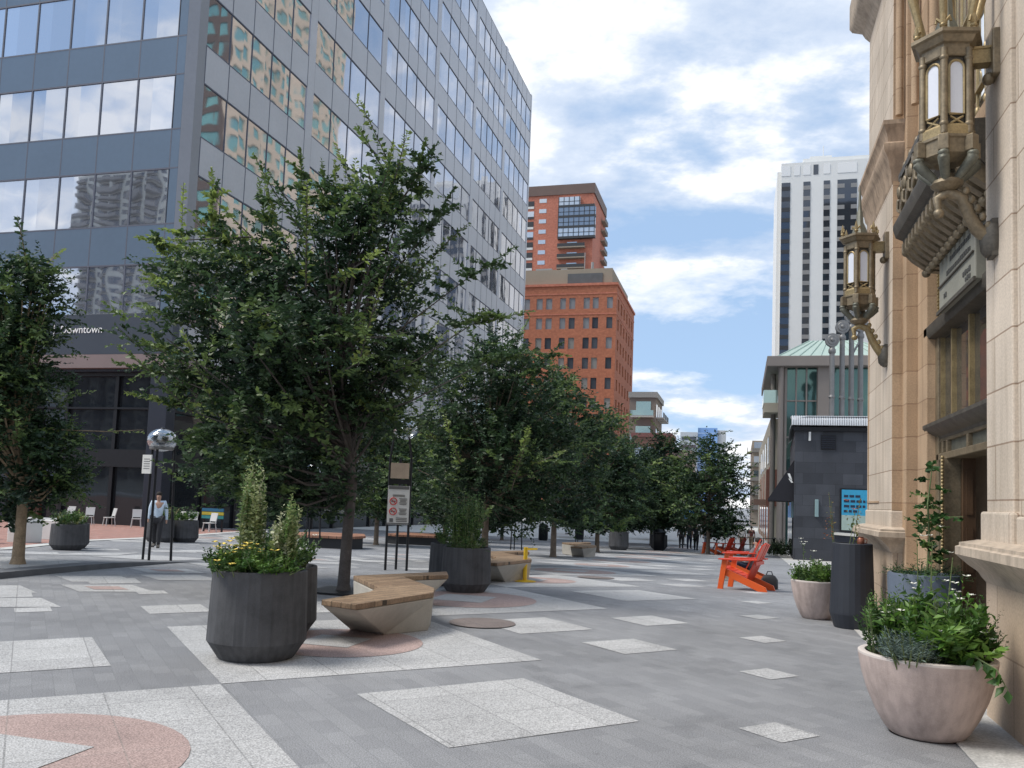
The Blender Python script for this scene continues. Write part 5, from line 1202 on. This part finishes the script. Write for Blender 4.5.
for lab, x, y in (('globe lamp on three legs behind the yellow post', -9.65, 36.6), ('distant globe lamp on three legs above the farther zigzag bench', -11.2, 60.2), ('globe lamp on three legs in front of the reddish platform bench', -14.0, 26.0)):
    z = gz(x, y); lampstand(lab, [(x - .2, y), (x, y - .15), (x + .28, y + .1)], z + 2.45, .31)
t = thing('yellow_bollard', 'yellow post on a round foot plate beside the benches', 'bollard', (-4.1, 16.4, gz(0, 16.4)))
YP = mat('yellow_paint', (.72, .47, .02), .45, var=.08); z = gz(0, 16.4)
MB().tube([(-4.1, 16.4, z + .02), (-4.1, 16.4, z + .68)], .042, 14).build('post', YP, t, smooth=50); MB().lathe([(.22, 0), (.22, .02), (.08, .035)], (-4.1, 16.4, z), 24).build('foot', YP, t)
MB().bar((-4.12, 16.4, z + .64), (-3.86, 16.36, z + .66), .05, .035).build('arm', YP, t)
tg = thing('tree_grate', 'small dark guard plate at the foot of the big tree', 'grate', (-6.1, 12.4, gz(0, 12.4))); MB().box(-6.55, -5.65, 11.95, 12.85, gz(0, 12.4) + .015, gz(0, 12.4) + .035).build('plate', BLACKM, tg)

# ------------------------------------------------------------------ deck chairs
REDP = mat('orange_red_paint', (.60, .045, .014), .4, var=.08, scale=3, bump=.03)
REDP2 = mat('orange_side_paint', (.68, .10, .012), .4, var=.08, scale=3, bump=.03)
def deck_chair():
    t = thing('garden_chair', 'x', 'chair', (0, 0, 0), 'orange garden chairs')
    for s in (-1, 1):
        y = s * .33
        o = MB(); o.hexa([(.36, y - .022, 0), (.47, y - .022, 0), (.47, y + .022, 0), (.36, y + .022, 0), (.27, y - .022, .6), (.38, y - .022, .6), (.38, y + .022, .6), (.27, y + .022, .6)]); o.build('leg', REDP2, t, bevel=.004)
        y2 = s * .285; o = MB(); o.hexa([(-.52, y2 - .02, 0), (-.38, y2 - .02, 0), (-.38, y2 + .02, 0), (-.52, y2 + .02, 0), (.35, y2 - .02, .44), (.40, y2 - .02, .33), (.40, y2 + .02, .33), (.35, y2 + .02, .44)])
        o = MB(); P = [(-.54, .0), (-.38, .0), (.42, .32), (.36, .44), (-.50, .10)]; o.extr([(x, y2 - .02, z) for x, z in P], (0, .04, 0)); o.build('stringer', REDP2, t, bevel=.004)
        o = MB(); P = [(.44, y - .08), (.44, y + .08), (.2, y + .085), (-.34, y + .05), (-.36, y - .05), (.2, y - .085)]; o.loft([[(a, b_, .6 + (.02 if a < 0 else 0)) for a, b_ in P], [(a, b_, .628 + (.02 if a < 0 else 0)) for a, b_ in P]]); o.build('arm', REDP, t, bevel=.004)
    for i in range(5):
        a = .38 - .105 * i; z = .425 - .042 * i; MB().obox((a, 0, z), (.046, 0, .018), (0, .29, 0), (-.004, 0, .011)).build('seat_slat', REDP, t)
    for i in range(5):
        y = -.22 + .11 * i; MB().hexa([(-.10, y - .052, .2), (-.075, y - .052, .2), (-.075, y + .052, .2), (-.10, y + .052, .2), (-.43, y - .052, .97 - .02 * abs(i - 2)), (-.405, y - .052, .98 - .02 * abs(i - 2)), (-.405, y + .052, .98 - .02 * abs(i - 2)), (-.43, y + .052, .97 - .02 * abs(i - 2))]).build('back_slat', REDP, t)
    MB().bar((-.29, -.28, .56), (-.29, .28, .56), .03, .07).build('back_rail', REDP, t)
    return t
ch = deck_chair(); ch['label'] = 'nearest orange garden chair, seen side on facing left'; ch.location = (.12, 18.2, gz(0, 18.2)); ch.rotation_euler = (0, 0, R(163))
CHB = (.08, 21.4); dup(ch, (*CHB, gz(0, 19.35)), R(172), 'orange garden chair directly behind the nearest one, with the seated person')
for x, y, rz, lab in ((-1.55, 48.6, R(175), 'bright orange garden chair beside the last tree trunk'), (-.75, 47.6, R(150), 'far garden chair in the middle of the distant trio, seen from behind its arm'), (-.1, 49.5, R(160), 'distant garden chair to the right of the other two by the railing')): dup(ch, (x, y, gz(0, y)), rz, lab)
t = thing('dark_bag', 'black bag on the ground behind the nearest orange chair', 'bag', (.62, 18.9, gz(0, 18.9))); z = gz(0, 18.9)
MB().loft([[(.62 + a * k, 18.9 + b_ * k * .7, z + h) for a, b_ in ((-.2, -.2), (.2, -.2), (.24, 0), (.2, .2), (-.2, .2), (-.24, 0))] for h, k in ((0, .7), (.03, .75), (.2, .72), (.28, .5), (.3, .3))]).build('body', mat('black_fabric', (.02, .022, .026), .8), t, smooth=50)
MB().tube([(.55, 18.88, z + .28), (.58, 18.88, z + .37), (.66, 18.88, z + .37), (.69, 18.88, z + .28)], .012, 6).build('strap', MATS['black_fabric'], t)

# ------------------------------------------------------------------ people
SKIN = mat('skin', (.42, .25, .18), .6, var=.05, bump=0)
def skin(name, V, E_, rad, m, parent, sub=1):
    og = ORG[root_of(parent).name] if parent else (0, 0, 0)
    me = bpy.data.meshes.new('tmp'); me.from_pydata([tuple(v) for v in V], E_, []); o = bpy.data.objects.new('tmp', me); COL.objects.link(o)
    o.modifiers.new('s', 'SKIN'); o.modifiers.new('d', 'SUBSURF').levels = sub; o.modifiers['d'].render_levels = sub
    for i, r in enumerate(rad):
        sv = me.skin_vertices[0].data[i]; sv.radius = r if hasattr(r, '__len__') else (r, r); sv.use_root = (i == 0)
    bpy.context.view_layer.update(); dg = bpy.context.evaluated_depsgraph_get(); nm = bpy.data.meshes.new_from_object(o.evaluated_get(dg)); bpy.data.objects.remove(o); bpy.data.meshes.remove(me)
    nm.transform(Matrix.Translation(-Vector(og))); nm.name = name; nm.materials.clear(); nm.materials.append(m); nm.shade_smooth()
    ob = bpy.data.objects.new(name, nm); COL.objects.link(ob)
    if parent: ob.parent = parent
    return ob
def person(label, x, y, face, h, top, trousers, hair, pose='walk', shoes=(.05, .045, .04), ph=1., sleeve=.55, z=None):
    """a clothed figure: one continuous body mesh, with shirt, trousers, hair and shoes as children"""
    z = gz(x, y) if z is None else z; k = h
    st = .13 * ph
    J = dict(pel=(0, 0, .52), ab=(.005, 0, .60), ch=(.0, 0, .72), nk=(.0, 0, .835), hd=(.012, 0, .885), ht=(.012, 0, .955),
             hl=(0, .05, .50), hr=(0, -.05, .50), kl=(st * .75, .052, .29), kr=(-st * .25, -.052, .285), al=(st * .85, .05, .045), ar=(-st * 1.2, -.05, .06), tl=(st * .85 + .08, .058, .018), tr=(-st * 1.2 + .075, -.058, .02),
             sl=(0, .105, .80), sr=(0, -.105, .80), el=(-.05 * ph, .135, .63), er=(.035 * ph, -.135, .63), wl=(-.01, .145, .48), wr=(.10 * ph, -.14, .49), fl=(.0, .147, .425), fr=(.125 * ph, -.14, .44))
    if pose == 'sit':
        J = dict(pel=(-.06, 0, .20), ab=(-.10, 0, .28), ch=(-.15, 0, .395), nk=(-.20, 0, .50), hd=(-.20, 0, .548), ht=(-.205, 0, .615), hl=(-.03, .055, .195), hr=(-.03, -.055, .195), kl=(.21, .07, .285), kr=(.20, -.065, .285), al=(.245, .07, .045), ar=(.25, -.065, .045), tl=(.32, .075, .02), tr=(.325, -.07, .02),
                 sl=(-.17, .105, .465), sr=(-.17, -.105, .465), el=(-.10, .15, .34), er=(-.10, -.15, .34), wl=(.03, .13, .30), wr=(.03, -.13, .30), fl=(.08, .12, .29), fr=(.08, -.12, .29))
    c, s = math.cos(face), math.sin(face)
    Wd = lambda p: Vector((x + (p[0] * c - p[1] * s) * k, y + (p[0] * s + p[1] * c) * k, z + p[2] * k))
    names = list(J); idx = {n: i for i, n in enumerate(names)}; V = [Wd(J[n]) for n in names]
    Es = [('pel', 'ab'), ('ab', 'ch'), ('ch', 'nk'), ('nk', 'hd'), ('hd', 'ht'), ('pel', 'hl'), ('pel', 'hr'), ('hl', 'kl'), ('hr', 'kr'), ('kl', 'al'), ('kr', 'ar'), ('al', 'tl'), ('ar', 'tr'), ('ch', 'sl'), ('ch', 'sr'), ('sl', 'el'), ('sr', 'er'), ('el', 'wl'), ('er', 'wr'), ('wl', 'fl'), ('wr', 'fr')]
    rd = dict(pel=.062, ab=.058, ch=.072, nk=.03, hd=.048, ht=.04, hl=.05, hr=.05, kl=.032, kr=.032, al=.022, ar=.022, tl=.02, tr=.02, sl=.034, sr=.034, el=.025, er=.025, wl=.018, wr=.018, fl=.017, fr=.017)
    t = thing('person', label, 'person', (x, y, z))
    skin('body', V, [(idx[a], idx[b_]) for a, b_ in Es], [rd[n] * k * .92 for n in names], SKIN, t, 2)
    def sub(name, ns, m, grow, repl={}):
        loc = {n: i for i, n in enumerate(ns)}; VV = [Wd(repl.get(n, J[n])) for n in ns]; EE = [(loc[a], loc[b_]) for a, b_ in Es if a in loc and b_ in loc]
        return skin(name, VV, EE, [rd[n] * k * grow for n in ns], m, t, 2)
    lerp = lambda a, b_, u: tuple(a[i] + (b_[i] - a[i]) * u for i in range(3))
    sub('trousers', ['pel', 'hl', 'hr', 'kl', 'kr', 'al', 'ar'], trousers, 1.42)
    if sleeve >= 1: sub('shirt', ['ab', 'pel', 'ch', 'sl', 'sr', 'el', 'er', 'wl', 'wr'], top, 1.3, {'pel': lerp(J['pel'], J['ab'], .25)})
    else: sub('shirt', ['ab', 'pel', 'ch', 'sl', 'sr', 'el', 'er'], top, 1.3, {'pel': lerp(J['pel'], J['ab'], .25), 'el': lerp(J['sl'], J['el'], sleeve * 1.6), 'er': lerp(J['sr'], J['er'], sleeve * 1.6)})
    hp = Wd((J['ht'][0] - .012, 0, J['ht'][2] - .012)); MB().ball(hp, .052 * k, .050 * k, .046 * k, 12, 8).build('hair', hair, t, smooth=80)
    fc = Wd((J['hd'][0] + .05, 0, J['hd'][2] + .012)); MB().ball(fc, .010 * k, .010 * k, .016 * k, 8, 6).build('nose', SKIN, t, smooth=80)
    for n, a in (('l', 'al'), ('r', 'ar')):
        p, q2 = Wd(J['a' + n]), Wd(J['t' + n]); d = (q2 - p); d.z = 0; d.normalize(); o = MB(); zz0 = min(p.z, q2.z) - .018 * k
        o.loft([[p - d * .035 * k + Vector((-d.y, d.x, 0)) * .024 * k * sg + Vector((0, 0, hh)) for sg, hh in ((-1, -.03 * k), (1, -.03 * k), (1, .03 * k), (-1, .03 * k))], [p + d * .05 * k + Vector((-d.y, d.x, 0)) * .028 * k * sg + Vector((0, 0, hh)) for sg, hh in ((-1, -.03 * k), (1, -.03 * k), (1, .012 * k), (-1, .012 * k))], [q2 + d * .02 * k + Vector((-d.y, d.x, 0)) * .02 * k * sg + Vector((0, 0, hh)) for sg, hh in ((-1, -.018 * k), (1, -.018 * k), (1, .012 * k), (-1, .012 * k))]])
        o.build('shoe', mat('shoe_%d' % int(shoes[0] * 100), shoes, .5, bump=0), t, smooth=60)
    return t
F = lambda n, c: mat(n, c, .85, var=.12, scale=8, bump=.1)
HAIRD = F('dark_hair', (.02, .015, .012)); HAIRB = F('grey_hair', (.25, .23, .21)); BLK = F('black_cloth', (.026, .026, .03)); NAVY = F('navy_cloth', (.02, .025, .05))
person('person in a pale blue shirt and black trousers walking behind the left globe lamp', -15.85, 20.5, R(-62), 1.6, F('pale_blue_shirt', (.52, .62, .72)), BLK, HAIRD, ph=.7, sleeve=1)
person('person in black walking, leftmost of the dark trio under the far trees', -3.95, 60.5, R(95), 1.75, BLK, BLK, HAIRD, sleeve=1)
person('person in black walking, middle of the dark trio under the far trees', -3.35, 59.6, R(90), 1.8, BLK, NAVY, HAIRD, ph=-1)
person('person in black nearest of the dark trio, right of the other two', -2.75, 56.6, R(88), 1.86, F('charcoal_cloth', (.04, .04, .045)), BLK, HAIRB)
person('person in a lilac grey top standing right of the dark trio', -2.2, 60.0, R(-90), 1.7, F('lilac_top', (.36, .34, .42)), F('grey_trousers', (.25, .26, .3)), HAIRD, ph=.5)
person('person in a white top behind the orange garden chairs at the railing', .15, 62.0, R(-100), 1.72, F('white_top', (.66, .62, .58)), F('brown_trousers', (.18, .09, .05)), HAIRD, ph=.6)
person('person in a dark red top and tan trousers right of the one in white', .8, 64.0, R(80), 1.72, F('dark_red_top', (.16, .05, .04)), F('tan_trousers', (.3, .22, .15)), HAIRD, ph=.6)
person('person in dark jeans reclining in the second orange garden chair', CHB[0] + .0, CHB[1], R(172), 1.66, F('grey_top', (.15, .13, .14)), F('dark_jeans', (.02, .028, .055)), HAIRD, 'sit', shoes=(.45, .42, .36))
person('person in a blue top sitting on a white block behind the left tree', -21.0, 19.6, R(-40), 1.6, F('blue_top', (.10, .22, .42)), F('rust_shorts', (.3, .09, .05)), HAIRD, 'sit')

# ------------------------------------------------------------------ pavement cafe, blocks, umbrellas, railings
WPL = mat('white_plastic', (.5, .5, .49), .45, var=.04, bump=0)
def cafe_chair():
    t = thing('cafe_chair', 'white cafe chairs along the glass office front', 'chair', (0, 0, 0), 'white cafe chairs by the office glass')
    MB().box(-.24, .24, -.24, .24, .44, .48).build('seat', WPL, t); MB().hexa([(-.23, .2, .55), (.23, .2, .55), (.23, .24, .55), (-.23, .24, .55), (-.24, .3, .98), (.24, .3, .98), (.24, .33, .98), (-.24, .33, .98)]).build('backrest', WPL, t)
    for a in (-1, 1):
        for b_ in (-1, 1): MB().tube([(a * .2, b_ * .2, .45), (a * .25, b_ * .25, 0)], .025, 6).build('leg', WPL, t)
        MB().tube([(a * .2, .2, .46), (a * .22, .24, .6)], .02, 6).build('back_support', WPL, t)
    return t
cc = cafe_chair(); spots = [(-35.3, 39.8), (-34.0, 39.9), (-32.3, 40.0), (-30.9, 40.0), (-29.7, 40.1), (-36.6, 39.7), (-27.6, 38.4), (-26.6, 38.5)]
names = ['leftmost white cafe chair against the office glass', 'second white cafe chair from the left against the office glass', 'white cafe chair in the middle of the row, left of the lamp', 'white cafe chair behind the left globe lamp', 'white cafe chair just right of the left globe lamp', 'white cafe chair nearest the brown door', 'white cafe chair in front of the striped bench', 'white cafe chair at the right end of the striped bench']
for i, (x, y) in enumerate(spots):
    o = cc if i == 0 else dup(cc, (0, 0, 0)); o.location = (x, y, gz(x, y) + .015); o.rotation_euler = (0, 0, R(random.Random(i).uniform(-40, 40))); o.scale = (1.0,) * 3; o['label'] = names[i]
t = thing('striped_bench', 'bench back painted in blue, yellow and teal stripes outside the office', 'bench', (-26.5, 39.2, gz(0, 39)))
for i, c in enumerate(((.02, .16, .30), (.62, .5, .05), (.05, .32, .33))): MB().box(-27.6, -26.3, 39.2, 39.26, -.1 + .19 * (2 - i), .06 + .19 * (2 - i)).build('slat', mat('stripe_%s' % 'abc'[i], tuple(v * .7 for v in c), .6), t)
o = MB()
for x in (-27.5, -26.4): o.box(x - .04, x + .04, 39.26, 39.34, gz(0, 39), .4)
o.build('leg', BLACKM, t)
WBLK = mat('white_block', (.62, .62, .6), .7, var=.05)
for x, y, lab, w_ in ((-19.2, 17.6, 'white block seat at the left edge of the picture', .5), (-18.9, 19.0, 'small white block seat just right of the left tree trunk', .3), (-20.5, 21.5, 'wide pale block seat beside the brick forecourt planter', .9)):
    t = thing('block_seat', lab, 'seat', (x, y, gz(x, y)), 'white block seats'); m = MB(); m.prism([(x - w_, y - .3), (x + w_, y - .3), (x + w_, y + .3), (x - w_, y + .3)], gz(x, y), gz(x, y) + .62); m.build('block', WBLK, t, bevel=.03); MB().box(x - w_ + .05, x + w_ - .05, y - .25, y + .25, gz(x, y) + .62, gz(x, y) + .65).build('seat_top', WPL, t)
def umbrella(label, x, y, m_, r):
    z = gz(x, y); t = thing('patio_umbrella', label, 'umbrella', (x, y, z), 'coloured patio umbrellas'); MB().tube([(x, y, z), (x, y, z + 2.9)], .03, 8).build('pole', MASTM, t)
    MB().lathe([(r, 2.05), (r * .97, 2.15), (r * .5, 2.6), (.03, 2.95)], (x, y, z), 8, cap=False).build('canopy', m_, t); MB().lathe([(.3, 0), (.3, .08), (.05, .12)], (x, y, z), 16).build('base', BLACKM, t)
umbrella('blue patio umbrella behind the dark trio of walkers', -4.1, 66, mat('blue_canvas', (.02, .22, .62), .7, bump=0), 1.3)
umbrella('orange patio umbrella over the distant planter', -8.6, 62, mat('orange_canvas', (.62, .10, .03), .7, bump=0), 1.1)
umbrella('red patio umbrella far off between two tree trunks', -15.5, 78, mat('red_canvas', (.55, .05, .03), .7, bump=0), 1.2)
def railing(label, pts):
    x0, y0 = pts[0]; t = thing('metal_railing', label, 'railing', (x0, y0, gz(x0, y0))); m, p2 = MB(), MB()
    for (xa, ya), (xb, yb) in zip(pts[:-1], pts[1:]):
        for hh in (.15, .55, .98): m.bar((xa, ya, gz(xa, ya) + hh), (xb, yb, gz(xb, yb) + hh), .04, .04)
        n = max(2, int(math.hypot(xb - xa, yb - ya) / .55))
        for i in range(n + 1): u = i / n; x, y = xa + (xb - xa) * u, ya + (yb - ya) * u; p2.box(x - .025, x + .025, y - .025, y + .025, gz(x, y), gz(x, y) + 1.0)
    m.build('rail', BLACKM, t); p2.build('bar', BLACKM, t)
railing('black metal railing across the pavement behind the distant orange chairs', [(-.9, 56), (2.0, 55), (2.4, 63)])
bush('dark_hedge', 'dark clipped shrub in a box beside the slate building door', 'shrub', (2.2, 52.5, gz(0, 52.5)), .7, 1.35, 160, 14, .12, 41, [(.02, .04, .02), (.03, .06, .025)])
t = thing('patio_barrier', 'dark patio screen with white top rail in front of the blue poster', 'barrier', (4.6, 38, gz(0, 38))); z = gz(0, 38)
MB().hexa([(4.05, 40, z), (5.6, 33, z), (5.68, 33, z), (4.13, 40, z), (4.05, 40, z + 1.25), (5.6, 33, z + 1.35), (5.68, 33, z + 1.35), (4.13, 40, z + 1.25)]).build('panel', DKPAN, t)
MB().hexa([(4.0, 40.05, z + 1.25), (5.6, 32.95, z + 1.35), (5.75, 32.95, z + 1.35), (4.18, 40.05, z + 1.25), (4.0, 40.05, z + 1.36), (5.6, 32.95, z + 1.46), (5.75, 32.95, z + 1.46), (4.18, 40.05, z + 1.36)]).build('top_rail', WPL, t)
# litter bins and parked vans at the cross street
for x, y, lab in ((-14.2, 62, 'black litter bin far left under the trees'), (-12.2, 66, 'black litter bin far off behind the farther zigzag bench'), (-4.6, 50.8, 'dark litter bin beside the distant planter left of the walkers')):
    t = thing('litter_bin', lab, 'bin', (x, y, gz(x, y)), 'black litter bins'); MB().lathe([(.3, 0), (.36, .1), (.36, .95), (.3, 1.0)], (x, y, gz(x, y)), 16).build('body', BLACKM, t, smooth=40); MB().lathe([(.38, 1.0), (.38, 1.08), (.2, 1.25), (.02, 1.28)], (x, y, gz(x, y)), 16).build('lid', BLACKM, t, smooth=40)
VW = mat('white_van_paint', (.78, .78, .77), .35, var=.02, bump=0); TYRE = mat('tyre', (.02, .02, .02), .9); CARGL = glassmat('car_glass', (.08, .09, .1), .05, .5)
def van(label, x, y, rz, L=5.2, hgt=2.3, paint=None):
    z = gz(x, y); t = thing('parked_van', label, 'van', (0, 0, 0), 'white vans on the cross street'); P = [(-L / 2, .35), (L / 2 - .1, .35), (L / 2, .6), (L / 2 - .05, 1.05), (L / 2 - .9, 1.25), (L / 2 - 1.5, hgt - .1), (L / 2 - 1.8, hgt), (-L / 2 + .1, hgt), (-L / 2, hgt - .2)]
    MB().extr([(a, -.95, b_) for a, b_ in P], (0, 1.9, 0)).build('body', paint or VW, t, bevel=.06)
    for s in (-1, 1):
        MB().extr([(a, s * .955, b_) for a, b_ in ((L / 2 - 1.05, 1.25), (L / 2 - 1.55, hgt - .3), (L / 2 - 2.3, hgt - .3), (L / 2 - 2.3, 1.25))], (0, s * .01, 0)).build('side_window', CARGL, t)
        for a in (-L / 2 + 1, L / 2 - 1.1):
            w_ = MB().tube([(a, s * .75, .36), (a, s * .98, .36)], .36, 20).build('wheel', TYRE, t, smooth=40); MB().tube([(a, s * .98, .36), (a, s * 1.0, .36)], .2, 16).build('rim', MASTM, w_)
        MB().box(L / 2 - .08, L / 2 + .01, s * .75 - .12, s * .75 + .12, .7, .9).build('headlight', GREYSIGN, t); MB().box(-L / 2 - .01, -L / 2 + .04, s * .85 - .06, s * .85 + .06, .8, 1.2).build('tail_light', REDS, t)
    MB().extr([(L / 2 - .86, -.8, 1.3), (L / 2 - .86, .8, 1.3), (L / 2 - 1.42, .75, hgt - .15), (L / 2 - 1.42, -.75, hgt - .15)], (.02, 0, .01)).build('windscreen', CARGL, t)
    t.location = (x, y, z + .02); t.rotation_euler = (0, 0, rz); return t
van('white van parked on the cross street behind the middle trees', -29.0, 128, R(180)); van('white van on the cross street seen between the two middle trunks', -20.5, 133, R(0), 6.2, 2.7); van('white van farthest right on the cross street below the trees', -13.0, 130, R(180), 5.6, 2.5)

# ------------------------------------------------------------------ trees
tree('street_tree', 'big leafy elm like tree behind the foreground planters, with upright sprigs', (-6.09, 12.46, gz(0, 12.46)), 1.75,
     [(1.3, -1.3, 0, 1.2), (1.9, -1.45, 0, 1.8), (3.0, -1.4, .1, 2.15), (4.0, -1.2, .1, 2.5), (4.8, -1.05, .1, 2.3), (5.5, -.6, 0, 1.7), (6.0, .05, 0, 1.05), (6.6, .35, 0, .55), (7.1, .5, 0, .2)], 108, 21, 24, .115, 3, .095, (.06, 0),
     extra=[((-2.4, -.6, 5.9), (-.1, 0, 1), 1.0, 4), ((-1.9, .2, 6.1), (-.25, 0, 1), .9, 3), ((-3.2, -.4, 5.2), (-.5, 0, .7), .9, 4), ((-3.3, 0, 4.4), (-.9, -.1, .4), .8, 3), ((-2.8, .3, 5.6), (-.3, 0, 1), .8, 3), ((-3.0, -.8, 3.4), (-.9, -.2, .2), .9, 3), ((-.9, -.4, 6.4), (-.1, 0, 1), .8, 3), ((1.0, -.2, 6.6), (.2, 0, 1), .7, 3), ((2.3, -.4, 3.6), (.9, 0, .2), .9, 3), ((.45, -.2, 6.3), (.12, 0, 1), 1.0, 4), ((-3.2, -.3, 5.1), (-.03, 0, 1), 1.7, 4), ((-3.2, -.4, 5.6), (-1, 0, .3), .9, 4), ((-3.3, -.2, 4.9), (-.9, 0, .5), .9, 4), ((-.3, -.3, 6.0), (-.1, 0, 1), 1.0, 4), ((.9, -.3, 6.4), (.5, 0, .8), .9, 1), ((-.5, -.3, 6.1), (-.15, 0, 1), .9, 3), ((-2.6, -.2, 5.3), (-.15, 0, 1), 1.2, 4), ((-2.9, -.4, 4.6), (-.7, -.2, .6), .9, 4), ((1.9, -.3, 4.9), (.8, 0, .5), 1.0, 1), ((2.1, -.4, 4.2), (.95, 0, .2), 1.0, 3), ((-3.1, -.2, 3.8), (-.9, 0, .3), .9, 4), ((-2.2, -.3, 5.6), (-.5, 0, .8), .8, 4), ((1.2, -.2, 5.7), (.5, 0, .8), .9, 1), ((-2.9, -.5, 2.9), (-.8, -.3, .2), .9, 4), ((-1.4, -.3, 5.9), (-.3, 0, 1), 1.0, 4)], bark=DKBARK, crad=.5, sprigs=52, probs=(.40, .3, .2, .08, .02))
tree('street_tree', 'dense dark green tree with pale trunk at the left edge', (-12.31, 12.27, gz(0, 12.27) + .1), 1.15,
     [(.9, -.2, 0, .75), (1.4, -.3, 0, 1.05), (2.4, -.5, 0, 1.1), (3.4, -.75, 0, 1.05), (4.4, -.7, 0, .9), (5.1, -.4, 0, .6), (5.6, -.2, 0, .25)], 80, 19, 24, .112, 5, .1, bark=mat('pale_bark', (.27, .20, .13), .9, var=.35, scale=9, fine=45, bump=.6), crad=.40, sprigs=9, probs=(.42, .32, .18, .08, 0))
tree('street_tree', 'dense street tree behind the planter with the airy shrub', (-6.5, 21.5, gz(0, 21.5)), 1.9,
     [(1.0, 0, 0, 1.5), (1.6, 0, 0, 2.2), (2.8, .1, 0, 2.45), (3.8, .1, 0, 2.35), (4.8, 0, 0, 1.9), (5.7, 0, 0, 1.2), (6.5, 0, 0, .4)], 100, 18, 22, .13, 7, .1, crad=.55, extra=[((1.3, -.3, 5.2), (.6, 0, .6), 1., 1), ((-1.5, -.3, 5.0), (-.5, 0, .8), .9, 3)], sprigs=16, probs=(.42, .3, .2, .07, .01))
FENV = [(1.2, 0, 0, 1.6), (1.8, 0, 0, 2.2), (3.0, 0, 0, 2.4), (4.2, 0, 0, 2.3), (5.3, 0, 0, 1.8), (6.2, 0, 0, 1.1), (7.0, 0, 0, .3)]
fa = tree('street_tree', 'street tree with grey trunk to the right of the yellow post', (-6.59, 30.5, gz(0, 30.5)), 1.95, FENV, 85, 15, 16, .185, 9, .11, crad=.6, sprigs=14, probs=(.42, .32, .2, .06, 0))
fb = tree('street_tree', 'street tree over the far end of the farther zigzag bench', (-6.56, 40.2, gz(0, 40.2)), 1.95, FENV, 78, 14, 14, .215, 10, .11, crad=.6, sprigs=12, probs=(.42, .32, .2, .06, 0))
for src, x, y, rz, sc, lab in ((fa, -4.85, 55.6, 40, 1.08, 'street tree over the dark planter left of the walkers'), (fb, -1.68, 48.0, 110, .97, 'last street tree on the right, beside the distant orange chairs'), (fb, -6.6, 50.2, 200, .98, 'street tree behind the distant planter below the orange umbrella'),
                               (fa, -14.7, 32.9, 100, .9, 'street tree behind the no smoking sign in the left row'), (fb, -13.7, 38.6, 60, .95, 'street tree farther along the left row, behind the second platform bench'), (fa, -15.2, 47.5, 250, 1., 'street tree in the left row behind the globe lamp by the yellow post'), (fb, -16.0, 57.0, 300, 1., 'farthest street tree of the left row near the cross street'),
                               (fb, -19.5, 33.5, 20, .8, 'smaller tree at the corner of the office building, behind the big tree'), (fa, -6.3, 63, 330, .95, 'street tree beyond the group of walkers on the left'), (fb, -13, 70, 10, 1.0, 'tree near the cross street seen between two trunks'), (fa, -7.0, 74, 75, 1.0, 'rearmost tree of the middle row before the cross street')):
    dup(src, (x, y, gz(x, y)), R(rz), lab, sc)
